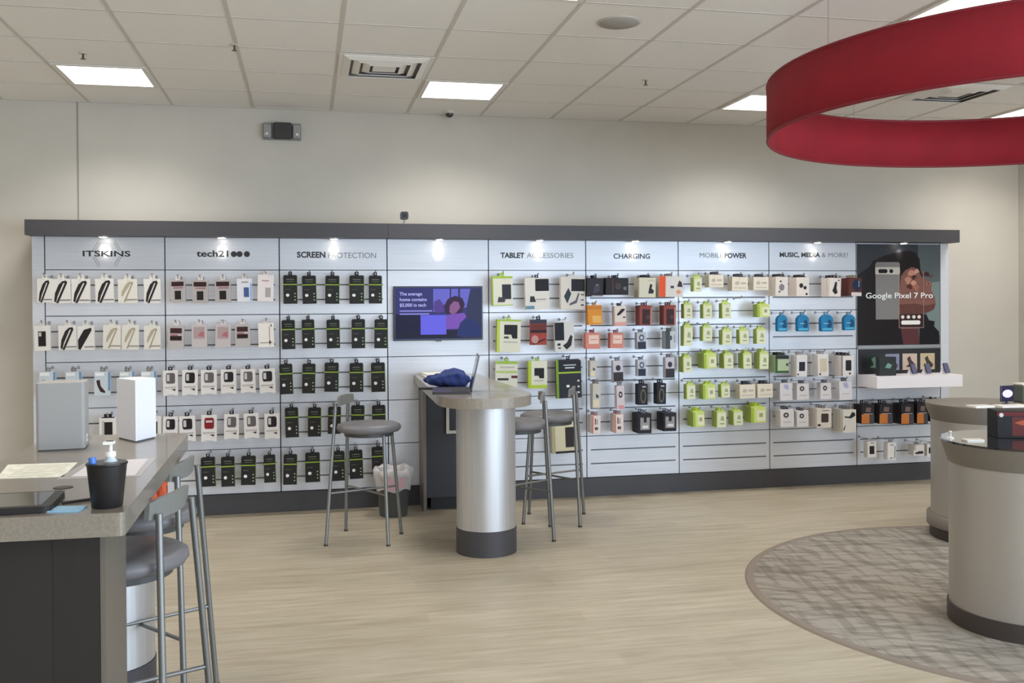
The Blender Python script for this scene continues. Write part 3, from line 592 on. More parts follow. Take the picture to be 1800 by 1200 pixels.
T['h_white'] = ('headphone_box', 'white box with grey earbud drawings', (228, 220, 212), .115, .175, .04, (72, 62, 62), 'flat',
    [('earbud_picture', (150, 144, 148), ngon(.5, .45, .22, 12, .18)), ('earbud_picture', (74, 66, 72), ngon(.4, .76, .08, 10, .05)), ('earbud_picture', (90, 80, 86), ngon(.32, .22, .08, 10, .05))])
T['h_buds'] = ('headphone_box', 'white box with black earbuds picture', (230, 222, 214), .12, .175, .04, (66, 58, 60), 'flat',
    [('earbud_picture', (50, 44, 46), ngon(.38, .56, .16, 12, .13)), ('earbud_picture', (60, 54, 56), ngon(.68, .44, .13, 12, .1)), ('small_picture', (70, 62, 66), ngon(.8, .1, .1, 10, .06))])
T['h_head'] = ('headphone_box', 'white box with black headset picture', (230, 222, 216), .12, .175, .04, (62, 54, 56), 'flat',
    [('headset_picture', (44, 40, 44), [(.25, .3), (.5, .12), (.72, .2), (.62, .45), (.66, .76), (.5, .8), (.4, .55)]), ('small_picture', (120, 110, 112), R(.72, .84, .88, .9))])
T['h_brown'] = ('speaker_box', 'brown box with blue speaker picture and white base', (112, 66, 60), .115, .17, .04, (150, 140, 110), 'euro',
    [('speaker_picture', (40, 52, 82), ngon(.62, .6, .36, 16, .32)), ('highlight', (140, 170, 200), R(.74, .5, .82, .85)), ('white_base', (224, 216, 210), R(.2, 0, 1, .2))])
T['h_cyan'] = ('earphone_pouch', 'bright cyan pouch with round dark earphone window', (50, 146, 188), .12, .14, .02, (150, 180, 196), 'euro',
    [('window', (34, 96, 134), ngon(.68, .42, .2, 14, .3)), ('highlight', (160, 220, 236), R(.2, .46, .6, .5)), ('pale_label', (110, 190, 214), R(.1, .08, .9, .2))])
T['h_green'] = ('memory_card_box', 'green framed box with dark lid', (188, 200, 170), .115, .165, .04, (50, 58, 54), 'flat',
    [('dark_lid', (48, 58, 54), R(0, .8, 1, 1)), ('green_side', (66, 120, 60), R(0, 0, .16, .8)), ('green_base', (70, 110, 66), R(.16, 0, 1, .12)), ('small_picture', (60, 70, 66), R(.8, .4, .95, .55))])
T['h_tile'] = ('tracker_box', 'white hanging box with black square device', (226, 222, 220), .1, .18, .03, (170, 168, 170), 'euro',
    [('device_picture', (58, 56, 64), R(.24, .26, .8, .68)), ('small_dot', (40, 38, 42), ngon(.16, .1, .07, 10, .04))])
T['h_cream'] = ('tracker_box', 'white hanging box with cream device', (228, 224, 220), .1, .18, .03, (170, 168, 170), 'euro',
    [('device_picture', (214, 204, 182), R(.2, .2, .85, .8)), ('small_dot', (60, 56, 58), ngon(.2, .1, .08, 10, .05))])
T['h_phone'] = ('phone_box', 'white box with black phone picture and dark lid', (226, 220, 216), .11, .19, .05, (50, 48, 56), 'flat',
    [('phone_picture', (40, 42, 52), rrect(.34, .8, .26, .78, .06, 3)), ('small_dot', (50, 44, 48), ngon(.68, .12, .08, 10, .05)), ('side_shade', (150, 140, 134), R(0, .0, .1, 1))])
T['h_ring'] = ('watch_band_box', 'white box with dark round watch ring', (226, 222, 222), .1, .155, .03, (110, 108, 114), 'clip',
    [('ring_picture', (66, 64, 72), ngon(.42, .68, .2, 16, .15)), ('ring_hole', (206, 200, 200), ngon(.42, .68, .1, 12, .07)), ('lettering_line', (190, 184, 184), R(.2, .25, .8, .29))])
T['h_plain'] = ('watch_band_box', 'plain white box with faint lilac drawing', (224, 220, 222), .1, .155, .03, (120, 118, 122), 'clip',
    [('drawing', (190, 190, 214), [(.3, .9), (.6, .94), (.75, .7), (.6, .6), (.35, .7)]), ('lettering_line', (200, 192, 192), R(.2, .3, .8, .34))])
T['h_brownsq'] = ('watch_band_box', 'white box with brown square watch picture', (224, 216, 208), .13, .165, .04, (140, 136, 136), 'euro',
    [('watch_picture', (92, 76, 74), rrect(.3, .8, .28, .74, .06, 3)), ('lettering_line', (150, 140, 136), R(.35, .88, .85, .92)), ('small_dot', (60, 54, 54), ngon(.16, .14, .12, 10, .06))])
T['h_strap'] = ('watch_band_box', 'white box with curved black strap picture', (222, 218, 208), .12, .185, .05, (130, 128, 130), 'euro',
    [('strap_picture', (50, 46, 50), [(.1, .72), (.5, .7), (.7, .9), (.9, .86), (.95, .74), (.8, .68), (.6, .62), (.15, .66)]), ('strap_picture', (60, 54, 56), [(.0, .1), (.14, .3), (.2, .36), (.12, .12)])])
T['o_box'] = ('speaker_box', 'black and orange speaker box', (56, 48, 50), .115, .165, .06, (46, 42, 60), 'clip',
    [('orange_base', (206, 138, 74), R(.0, .02, .62, .5)), ('grey_corner', (96, 92, 96), R(.62, .02, 1, .48)), ('picture', (140, 120, 116), [(.3, .62), (.7, .6), (.75, .84), (.35, .86)]), ('pale_line', (200, 190, 190), R(.15, .5, .9, .53))])
T['w_black'] = ('phone_mount_box', 'white box with black product window', (224, 220, 216), .085, .15, .06, (190, 186, 186), 'euro',
    [('window', (46, 42, 46), R(.22, .22, .76, .72)), ('lettering_line', (110, 106, 108), R(.35, .88, .75, .92))])
T['w_slim'] = ('phone_mount_box', 'slim white box with grey bar', (228, 224, 222), .08, .155, .06, (150, 150, 154), 'clip',
    [('grey_bar', (96, 92, 98), R(.82, .1, .9, .8)), ('lettering_line', (90, 86, 90), R(.3, .84, .7, .88)), ('small_dot', (60, 56, 60), R(.3, .08, .6, .12))])
T['w_cube'] = ('phone_mount_box', 'squat white box with dark lens picture', (222, 218, 212), .1, .12, .08, (150, 148, 152), 'euro',
    [('lens_picture', (72, 68, 72), [(.1, .25), (.5, .4), (.9, .4), (.9, .15), (.2, .12)]), ('side_shade', (190, 180, 170), R(0, .5, .2, 1))])

def build_type(key, bare=False):
    nm, look, bc, w, h, t, tc, style, dec = T[key]
    root = bpy.data.objects.new(nm, None); COL.objects.link(root); root.empty_display_size = .03
    mb = MB()
    if style == 'shoulder':
        mb.prism([(-w/2, 0), (w/2, 0), (w/2, h*.95), (w*.42, h), (-w*.42, h), (-w/2, h*.95)], -t/2, t/2, plane='xz')
    elif key == 'h_cyan': mb.prism(rounded([(-w/2, 0), (w/2, 0), (w/2, h*.8), (w*.22, h), (-w*.22, h), (-w/2, h*.8)], [w*.12]*6, 3), -t/2, t/2, plane='xz')
    elif key.startswith('frame_'):
        mb.prism([(-w/2, .0), (-w*.28, 0), (-w*.2, .007), (w*.2, .007), (w*.28, 0), (w/2, .0), (w/2, h), (-w/2, h)], -t/2, t/2, plane='xz')
    else: mb.box(-w/2, w/2, -t/2, t/2, 0, h)
    side = ink([int(c*.92) for c in bc]) if key not in ('m_lime', 'm_limebig', 'tab_lime', 'tab_big', 'tab_small') else ink((186, 200, 118))
    body = mb.build('carton', [ink(bc)], root)
    if side is not None and key.startswith(('m_lime', 'tab_lime', 'tab_big', 'tab_small')):
        body.data.materials.append(side)
        for p in body.data.polygons:
            if abs(p.normal.y) < .5: p.material_index = 1
    tb = MB(); hw_ = {'euro': .018, 'clip': .016, 'shoulder': .014, 'fan': .03, 'flat': .03, 'wedge': .02}[style]
    y0, y1 = -.0012, .0012
    a, b, c = h, h+.02, h+.027                                   # the slot runs from a+.008 to b, the arm hangs in it
    tb.box(-hw_, -.005, y0, y1, a-.002, b).box(.005, hw_, y0, y1, a-.002, b).box(-hw_, hw_, y0, y1, b, c).box(-.005, .005, y0, y1, a-.002, a+.008)
    if style in ('fan', 'flat'):
        tb.box(-w*.38, w*.38, y0-.002, y1+.002, a-.001, a+.006)
    if style == 'wedge': tb.prism([(-w*.4, a), (w*.4, a), (w*.25, a+.008), (-w*.25, a+.008)], -.006, .006, plane='xz')
    tb.build('hang_tab', ink(tc), root)
    if not bare:
        lv = .0006
        for (pn, cc, pts) in dec:
            lv += .00012
            P = [(-w/2+u*w, v*h) for u, v in pts]
            MB().prism(P, t/2, t/2+lv, plane='xz').build(pn, ink(cc), root)
    return root
PROTO = {}
def place(key, x0, y0, x1, y1, off, n, panel, row, idx, row_name):
    """one hanging product: photo box (x0,y0,x1,y1) of its front face, OFF metres out from the panel, n deep"""
    nm, look, bc, w, h, t, tc, style, dec = T[key]
    a = at(x0, y1, 1, -off); b = at(x1, y0, 1, -off)
    sw, sh = (b.x-a.x)/w, (b.z-a.z)/h
    ords = ['first', 'second', 'third', 'fourth', 'fifth', 'sixth']
    grp = {'screen_protector_pack': 'screen protector packs', 'power_adapter_box': 'power adapter boxes', 'phone_case_box': 'boxed phone cases', 'tablet_case_box': 'boxed tablet cases'}.get(nm, nm.replace('_', ' ')+' stock')+' on the %s panel' % PN[panel]
    rx, rz = random.uniform(-.02, .02), random.uniform(-.03, .03)
    for q in range(n):
        k2 = (key, q > 0)
        if k2 not in PROTO: PROTO[k2] = build_type(key, q > 0); o = PROTO[k2]
        else: o = copy_tree(PROTO[k2])
        o.location = ((a.x+b.x)/2, -off+t/2+q*(t+.004), a.z)
        o.scale = (sw, 1, sh)
        o.rotation_euler = (0, random.choice((-1, 1))*random.uniform(0, .03) if q == 0 and key not in ('h_cyan',) else 0, 0)
        lab = '%s, %s in %s row of %s panel' % (look, ords[idx], row_name, PN[panel])
        if q: lab = '%s %s the %s hook, %s row, %s panel' % (nm.replace('_', ' '), 'second on' if q == 1 else 'third on', ords[idx], row_name, PN[panel])
        if q == 0: lab = fit16(lab)
        tag(o, lab, nm.split('_')[-1], grp)
    hook((a.x+b.x)/2, a.z+(h+.02)*sh-.0022, off, ords[idx], row_name, panel)
def fit16(s):
    wds = s.split()
    while len(wds) > 16:
        for d in ('with', 'a', 'and', 'of', 'in'):
            if d in wds: wds.remove(d); break
        else: break
    return ' '.join(wds)
HP = {}
def hook(x, z, off, o1, row_name, panel, what='peg hook'):
    key = round(off, 3)
    if key not in HP:
        r = bpy.data.objects.new('peg_hook', None); COL.objects.link(r); r.empty_display_size = .02
        MB().box(-.008, .008, -.0045, -.0016, -.010, .012).build('backplate', mat((150, 148, 150), .5), r)
        MB().tube([(0, -.003, 0), (0, -off-.006, 0), (0, -off-.016, .004), (0, -off-.02, .012)], .0022, 6).build('arm', M_HOOK, r)
        MB().box(-.007, .007, -off-.021, -off-.019, .008, .021).build('price_tag', mat((132, 128, 130), .5), r)
        HP[key] = r; o = r
    else: o = copy_tree(HP[key])
    o.location = (x, 0, z)
    tag(o, '%s, %s in %s row of the %s panel' % (what, o1, row_name, PN[panel]), 'hook', 'hooks on the %s panel' % PN[panel])

RN = ['top', 'second', 'third', 'fourth', 'fifth', 'sixth']
def row(panel, r, zoom, off, n, items):
    ox, oy, s = zoom
    for i, (key, a, b, c, d) in enumerate(items):
        place(key, ox+a*s, oy+b*s, ox+c*s, oy+d*s, off, n, panel, r, i, RN[r])
Z1 = (40, 380, .21667); Z2 = (40, 620, .21667)
row(0, 0, Z1, .2, 1, [('slim', 118, 505, 236, 700), ('slim', 240, 508, 390, 705), ('slim', 395, 508, 545, 705), ('slim', 592, 505, 740, 702), ('slim_beige', 775, 510, 930, 705), ('slim', 985, 508, 1120, 705)])
row(0, 1, Z1, .2, 1, [('window', 95, 888, 222, 1092), ('slim', 292, 885, 438, 1085), ('slim_solid', 445, 888, 582, 1085), ('slim_beige', 650, 882, 792, 1080), ('slim_beige', 802, 882, 940, 1082), ('slim_beige', 985, 888, 1118, 1080)])
row(0, 2, Z2, .16, 1, [('ice', 130, 150, 262, 352), ('ice', 350, 150, 478, 350), ('ice', 580, 150, 708, 348), ('ice', 783, 150, 903, 345), ('ice', 960, 148, 1082, 345)])
row(0, 3, Z2, .16, 1, [('blackcase', 622, 528, 758, 742), ('window', 1000, 515, 1124, 700)])
Z3 = (280, 400, .20833); Z4 = (270, 630, .225)
row(1, 0, Z3, .18, 1, [('greymaroon', 98, 440, 222, 632), ('greymaroon', 280, 442, 410, 638), ('greymaroon', 472, 440, 604, 632), ('bluephone', 658, 430, 782, 624), ('palephone', 828, 398, 960, 622)])
row(1, 1, Z3, .18, 1, [('twobar', 74, 822, 205, 1025), ('pinky', 275, 818, 402, 1010), ('pinky', 472, 818, 600, 1010), ('twobar', 642, 812, 766, 1002), ('sketch', 838, 805, 968, 1008)])
row(1, 2, Z4, .18, 1, [('frame_grey', 76, 92, 190, 292), ('frame_dark', 222, 88, 342, 288), ('frame_grey', 370, 88, 492, 282), ('frame_dark', 526, 84, 645, 275), ('frame_grey', 682, 82, 796, 270), ('frame_dark', 830, 78, 952, 272)])
row(1, 3, Z4, .18, 1, [('frame_dark', 70, 452, 184, 650), ('frame_dark', 205, 448, 328, 650), ('frame_red', 372, 440, 492, 650), ('frame_grey', 550, 434, 664, 632), ('frame_grey', 710, 428, 824, 625), ('frame_dark', 870, 430, 985, 630)])
row(1, 4, Z4, .16, 1, [('screen', 374, 768, 486, 1002), ('screen', 530, 765, 636, 1002), ('screen', 682, 758, 796, 990), ('screen', 865, 750, 956, 970)])
Z5 = (480, 400, .20833); Z6 = (480, 620, .23333)
row(2, 0, Z5, .17, 1, [('screen', 88, 400, 206, 642), ('screen', 250, 404, 368, 642), ('screen', 440, 404, 558, 642), ('screen', 645, 402, 768, 642), ('screen', 808, 404, 918, 640)])
row(2, 1, Z5, .17, 1, [('screen', 76, 778, 188, 1026), ('screen', 248, 774, 354, 1018), ('screen', 455, 774, 565, 1018), ('screen', 664, 770, 776, 1018), ('screen', 855, 772, 966, 1018)])
row(2, 2, Z6, .17, 1, [('screen', 54, 82, 152, 312), ('screen', 218, 80, 316, 306), ('screen', 386, 72, 492, 294), ('screen', 578, 75, 680, 296), ('screen', 742, 72, 846, 295)])
row(2, 3, Z6, .17, 1, [('screen', 95, 410, 195, 638), ('screen', 262, 410, 360, 632), ('screen', 412, 404, 508, 612), ('screen', 586, 394, 686, 618), ('screen', 750, 392, 850, 612)])
row(2, 4, Z6, .17, 1, [('screen', 76, 762, 178, 995), ('screen', 244, 748, 354, 976), ('screen', 444, 738, 542, 966), ('screen', 580, 730, 680, 950), ('screen', 748, 705, 848, 930)])
ZA = (850, 400, .18333); ZB_ = (850, 600, .18333)
row(4, 0, ZA, .18, 1, [('tab_lime', 86, 465, 280, 748), ('tab_white', 405, 480, 632, 785), ('tab_fold', 742, 470, 972, 785)])
row(4, 1, ZA, .18, 1, [('tab_big', 125, 880, 350, 1195), ('tab_red', 450, 880, 604, 1125), ('tab_black', 688, 902, 870, 1188)])
row(4, 2, ZB_, .18, 1, [('tab_label', 112, 188, 322, 445), ('tab_small', 430, 185, 608, 450), ('tab_screen', 702, 170, 940, 545)])
row(4, 4, ZB_, .16, 1, [('tab_cream', 662, 722, 915, 1075)])
ZC = (1020, 400, .19167); ZD = (1020, 600, .225)
row(5, 0, ZC, .22, 3, [('c_black', 62, 462, 206, 630), ('c_wide', 236, 460, 440, 615), ('c_white', 540, 458, 690, 640), ('c_orange', 722, 445, 940, 635)])
row(5, 1, ZC, .22, 2, [('c_yellow', 75, 710, 202, 890), ('c_diag', 320, 716, 422, 902), ('c_brown', 545, 712, 655, 892), ('c_brown', 768, 710, 876, 892)])
row(5, 2, ZC, .2, 2, [('c_salmon', 52, 962, 180, 1112), ('c_salmon', 275, 962, 392, 1106), ('c_hang', 524, 958, 606, 1116), ('c_side', 782, 948, 876, 1112)])
row(5, 3, ZD, .2, 2, [('c_thin', 76, 150, 126, 280), ('c_dkbase', 262, 150, 336, 316), ('c_hang', 450, 142, 514, 272), ('c_dkbase', 668, 124, 736, 286)])
row(5, 4, ZD, .2, 2, [('c_thin', 96, 330, 156, 522), ('c_pink', 288, 345, 346, 528), ('c_cable', 456, 332, 526, 496), ('c_cable', 600, 326, 668, 490)])
row(5, 5, ZD, .22, 3, [('c_red', 94, 580, 156, 720), ('c_red', 272, 570, 338, 715), ('c_blkwhite', 456, 562, 556, 720), ('c_blkwhite', 652, 556, 750, 702)])
ZE = (1185, 400, .19167); ZF = (1185, 600, .225)
row(6, 0, ZE, .22, 2, [('m_lime', 178, 455, 252, 585), ('m_white', 320, 430, 452, 546), ('m_white', 530, 452, 674, 580), ('m_white', 728, 452, 864, 572)])
row(6, 1, ZE, .2, 2, [('m_lime', 90, 698, 166, 832), ('m_lime', 266, 702, 346, 832), ('m_lime', 440, 692, 522, 832), ('m_limebig', 765, 702, 876, 820)])
hook(at(1185+610*.19167, 534, 1, -.13).x, at(1300, 524, 1, -.13).z, .13, 'one empty', 'second', 6, 'bare peg hook')
row(6, 2, ZE, .2, 2, [('m_lime', 86, 902, 166, 1085), ('m_lime', 262, 905, 346, 1040), ('m_lime', 440, 938, 528, 1075), ('m_lime', 600, 935, 686, 1065), ('m_lime', 756, 928, 840, 1065)])
row(6, 3, ZF, .2, 3, [('m_lime', 72, 120, 136, 242), ('m_limebig', 234, 92, 332, 212), ('m_lime', 390, 95, 462, 212), ('m_lime', 540, 92, 606, 212), ('m_lime', 665, 86, 736, 216)])
row(6, 4, ZF, .2, 2, [('m_lime', 98, 335, 166, 452), ('m_limebig', 226, 335, 322, 452), ('m_lime', 368, 336, 436, 438), ('m_white', 514, 335, 634, 446), ('m_white', 652, 330, 770, 440)])
row(6, 5, ZF, .2, 3, [('m_limebig', 150, 545, 238, 668), ('m_lime', 332, 545, 406, 672), ('m_lime', 464, 542, 536, 656), ('m_limebig', 600, 508, 716, 636)])
ZG = (1345, 400, .19167); ZI = (1345, 600, .225)
row(7, 0, ZG, .24, 3, [('h_white', 94, 450, 206, 626), ('h_buds', 288, 455, 402, 626), ('h_head', 588, 460, 692, 632), ('h_brown', 768, 460, 882, 626)])
row(7, 1, ZG, .2, 2, [('h_cyan', 116, 802, 206, 952), ('h_cyan', 300, 800, 402, 952), ('h_cyan', 516, 798, 624, 952), ('h_cyan', 728, 798, 826, 942)])
row(7, 2, ZI, .22, 3, [('h_green', 80, 108, 184, 246), ('h_tile', 244, 105, 326, 275), ('h_cream', 414, 98, 496, 272), ('h_phone', 596, 110, 692, 270)])
row(7, 3, ZI, .2, 2, [('h_plain', 118, 322, 212, 462), ('h_ring', 250, 326, 342, 456), ('h_ring', 434, 322, 516, 452), ('h_plain', 582, 308, 680, 456)])
row(7, 4, ZI, .22, 3, [('h_ring', 122, 530, 226, 668), ('h_ring', 250, 540, 340, 666), ('h_brownsq', 404, 522, 516, 676), ('h_strap', 608, 532, 710, 712)])
ZJ = (1490, 600, .19167)
row(8, 0, ZJ, .2, 2, [('o_box', 128, 578, 242, 756), ('o_box', 292, 572, 412, 756), ('o_box', 492, 568, 606, 760), ('o_box', 636, 560, 734, 756), ('o_box', 780, 545, 866, 740)])
row(8, 1, ZJ, .2, 1, [('w_black', 184, 915, 264, 1066), ('w_slim', 366, 925, 442, 1086), ('w_cube', 606, 945, 702, 1046), ('w_black', 728, 938, 800, 1052)])

# ------------------------------------------------------------------ peninsula counter against the display wall
ZT_, TH = 1.03, .062
t = thing('standing_counter', 'peninsula bar counter on a steel column against the display wall', 'counter', (2.93, 0, 0))
top = [(-.25, -.003)]
for q in range(0, 25):
    th = PI+PI*q/24; cs, sn = math.cos(th), math.sin(th); ex = .72 if cs < 0 else .9
    top.append((-.012+.29*math.copysign(abs(cs)**ex, cs), -1.73+.36*math.copysign(abs(sn)**ex, sn)))
top.append((.25, -.003))
MB().prism(top, ZT_-TH, ZT_).build('worktop', M_COUNTER, t, bevel=.004)
def column(parent, x, y, R=.19):
    MB().lathe([(R, .16), (R, ZT_-TH)], 48, (x, y)).build('column', M_STEEL, parent)
    MB().lathe([(R+.004, 0), (R+.004, .158)], 48, (x, y)).build('column_base', M_DARK, parent)
column(t, .04, -1.53)
cb = MB().box(-.19, .22, -.25, -.02, .1, ZT_-TH).build('cabinet', mat((58, 60, 66), .5), t)
MB().box(-.215, -.19, -.27, -.02, 0, ZT_-TH).build('side_panel', mat((118, 112, 106), .5), t)
MB().box(-.15, .2, -.2, -.02, 0, .1).build('toe_kick', mat((40, 40, 44), .6), t)
a = at(785, 715, 1, -.3); b = at(803, 762, 1, -.3)
t2 = thing('paper_holder', 'white frame holder hanging on the dark cabinet under the peninsula counter', 'holder', (a.x, -.272, b.z))
Wd = .2; Hh = a.z-b.z
MB().box(0, .022, -.012, 0, 0, Hh).box(.022, Wd, -.012, 0, 0, .022).box(Wd, Wd+.022, -.012, 0, 0, Hh).build('frame', mat((214, 210, 200), .5), t2)

# things on the peninsula
t = thing('laptop', 'dark open laptop seen from its side on the peninsula counter', 'laptop', (2.86, -1.62, ZT_), math.radians(-98))
# local: hinge along x, base towards -y
MB().prism(rrect(-.17, .17, -.24, 0, .012), 0, .016).build('base', mat((62, 60, 64), .4, .4), t)
MB().box(-.15, .15, -.12, -.02, .016, .0175).build('keyboard', mat((24, 24, 26), .6), t)
l = MB().prism(rrect(-.17, .17, 0, .225, .012), 0, .008).build('lid', mat((92, 92, 96), .35, .5), t, (0, .002, .014), rot=(PI/2-.22, 0, 0))
MB().box(-.16, .16, .012, .215, .008, .0086).build('screen', mat((30, 32, 38), .15), l)
t = tag(MB().add([], []).build('cloth_pouch', mat((34, 52, 110), .8, noise=.15, scale=30)), 'crumpled navy blue cloth bag on the peninsula counter', 'bag')
bm = bmesh.new(); bmesh.ops.create_icosphere(bm, subdivisions=4, radius=1)
for v in bm.verts:
    c = v.co; n = .14*math.sin(5*c.x+2*c.y)+.1*math.sin(9*c.y+3*c.z)+.06*math.sin(17*c.x+5*c.z)
    v.co = Vector((c.x*.15*(1+n*.6), c.y*.12*(1+n), max(0, .045+c.z*.055*(1+n+.25*math.sin(3*c.x+1)))))
for f in bm.faces: f.smooth = True
bm.to_mesh(t.data); bm.free(); t.location = (2.79, -1.15, ZT_)
tag(MB().prism(rrect(-.1, .1, -.035, .035, .02), 0, .012).build('cable_wallet', mat((34, 32, 38), .6), loc=(2.66, -1.38, ZT_), rot=(0, 0, -.3)), 'flat black wallet between the navy bag and the laptop', 'wallet')
for q in range(2):
    tag(MB().box(-.12, .12, -.16, .16, 0, .012).build('paper_ream', mat((226, 222, 212), .7), loc=(2.84+.01*q, -.24, ZT_+.0122*q), rot=(0, 0, .06*q)), ('lower' if q == 0 else 'upper')+' white paper pad on the wall end of the peninsula counter', 'paper', 'paper pads on the peninsula')

# ------------------------------------------------------------------ bar counter in front
t = thing('bar_counter', 'long grey-topped bar counter with dark body nearest the camera', 'counter', (1.08, -4.9, 0))
def lt(p): return (p[0]-1.08, p[1]+4.9)
top = rounded([lt(p) for p in ((.78, -4.885), (1.378, -4.895), (1.352, -3.24), (.79, -3.2))], [0, .02, .05, .03], 4)
MB().prism(top, ZT_-TH, ZT_).build('worktop', M_COUNTER, t, bevel=.004)
MB().box(-.28, .216, .14, .4, 0, ZT_-TH).box(-.28, .1, .1, .14, 0, ZT_-TH).build('cabinet', mat((36, 31, 29), .6), t)
MB().box(.1, .216, .098, .14, 0, ZT_-TH).build('side_panel', mat((33, 29, 27), .55), t)
MB().box(.217, .231, .105, .407, 0, ZT_-TH).build('end_gable', mat((104, 96, 86), .5), t)
column(t, -.03, 1.42)
MB().lathe([(.028, 0), (.028, .0015), (.021, .002)], 28).build('cable_grommet', mat((40, 34, 30), .5), t, (1.132-1.08, -4.477+4.9, ZT_))

# things on the bar counter
t = thing('router_box', 'tall light grey home internet box on the bar counter', 'router', (.93, -3.63, ZT_), .12)
pts = rrect(-.085, .085, -.02, .15, .012, 4)
MB().prism(pts, .004, .256).build('shell', mat((164, 161, 158), .5), t, bevel=.004)
MB().prism(rrect(-.08, .08, -.015, .145, .01, 3), 0, .004).build('foot', mat((90, 90, 92), .6), t)
MB().box(.085, .0856, .03, .09, .02, .032).box(.085, .0856, .03, .09, .037, .049).build('label', mat((228, 230, 234), .5), t)
t = thing('router_box', 'slim pure white internet box set cornerwise on the bar counter', 'router', (1.165, -3.4, ZT_), 0)
MB().prism([(.013, -.105), (.073, .03), (-.01, .13), (-.088, .055)], .006, .25).build('shell', mat((236, 236, 242), .4), t, bevel=.006)
MB().prism([(.01, -.095), (.062, .03), (-.01, .12), (-.078, .055)], 0, .006).build('foot', mat((110, 110, 116), .6), t)
def sheet(name, pts, m, label, cat, dz=0, th=.001):
    return tag(MB().prism([(p[0], p[1]) for p in pts], ZT_+dz, ZT_+dz+th).build(name, m), label, cat)
s_ = sheet('price_sheet', [(.837, -3.972), (1.064, -3.98), (1.085, -4.278), (.885, -4.265)], mat((232, 230, 214), .6, noise=.08, scale=45), 'cream printed sheet lying flat on the bar counter', 'paper')
for k in range(7):
    MB().box(.91+.0*k, 1.05, -4.24+.036*k, -4.228+.036*k, ZT_+.001, ZT_+.0013).build('printed_line', mat((206, 204, 186), .7), s_)
sheet('desk_mat', [(1.093, -3.968), (1.322, -3.948), (1.328, -4.33), (1.075, -4.325)], mat((176, 168, 164), .3), 'clear grey desk mat under a white sheet on the bar counter', 'mat')
sheet('paper_sheet', [(1.118, -3.982), (1.295, -3.962), (1.308, -4.31), (1.111, -4.283)], mat((226, 220, 224), .5), 'blank white sheet lying on the clear desk mat', 'paper', .001)
t = thing('tablet_computer', 'tablet in a thick black case lying on the bar counter', 'tablet', (1.03, -4.745, ZT_+.0005), .06)
MB().prism(rrect(-.17, .15, -.115, .115, .02), 0, .018).build('case', mat((28, 24, 24), .6), t)
MB().prism(rrect(-.155, .125, -.098, .1, .01), .018, .0188).build('screen', mat((60, 58, 50), .08, coat=.5), t)
t = thing('sticky_notes', 'pale blue note cards beside the black pen cup', 'note cards', (1.225, -4.822, ZT_), -.15)
MB().box(-.042, .036, -.034, .034, 0, .004).build('card', mat((150, 196, 224), .6), t)
MB().box(-.055, -.043, -.034, .02, 0, .003).build('card', mat((214, 150, 180), .6), t)
t = thing('ballpoint_pen', 'thin dark pen lying behind the blue note cards', 'pen', (1.235, -4.72, ZT_+.0045), .5)
MB().tube([(-.05, 0, 0), (.04, 0, 0)], .0042, 10).build('barrel', mat((44, 38, 36), .4), t)
MB().tube([(.04, 0, 0), (.054, 0, 0)], .0035, 10, r2=.001).build('tip', mat((160, 150, 140), .3, .7), t)
MB().box(-.05, -.02, .0038, .0052, -.001, .001).build('clip', mat((120, 112, 104), .3, .7), t)
t = thing('pen_cup', 'black mesh pen cup near the corner of the bar counter', 'cup', (1.318, -4.80, ZT_))
MB().lathe([(.038, 0), (.040, .003), (.0515, .116), (.0525, .12), (.0515, .1205), (.0495, .118), (.039, .006), (.02, .004)], 36).build('mesh_wall', mat((26, 24, 26), .45, noise=.3, scale=700), t)
MB().lathe([(.0522, .114), (.0545, .117), (.0522, .121)], 36).build('rim', mat((20, 18, 20), .3), t)
t = thing('pump_bottle', 'white pump bottle of hand sanitiser standing in the pen cup', 'bottle', (1.326, -4.79, ZT_+.007))
MB().lathe([(.022, 0), (.0235, .004), (.0235, .095), (.019, .112), (.012, .122), (.012, .128)], 24).build('bottle', mat((206, 214, 220), .25), t)
MB().lathe([(.014, .128), (.014, .14), (.005, .142), (.005, .162), (.012, .163), (.012, .17)], 20).build('pump', mat((240, 238, 228), .35), t)
MB().box(-.016, .01, -.02, .005, .162, .17).build('spout', mat((240, 238, 228), .35), t)
t = thing('marker_pen', 'blue marker leaning in the pen cup', 'pen', (1.298, -4.822, ZT_+.02), 0); t.rotation_euler = (-.05, -.12, 0)
MB().tube([(0, 0, 0), (0, 0, .09)], .009, 12).build('barrel', mat((30, 60, 170), .4), t)
MB().tube([(0, 0, .09), (0, 0, .118)], .0095, 12).build('cap', mat((70, 120, 210), .4), t)

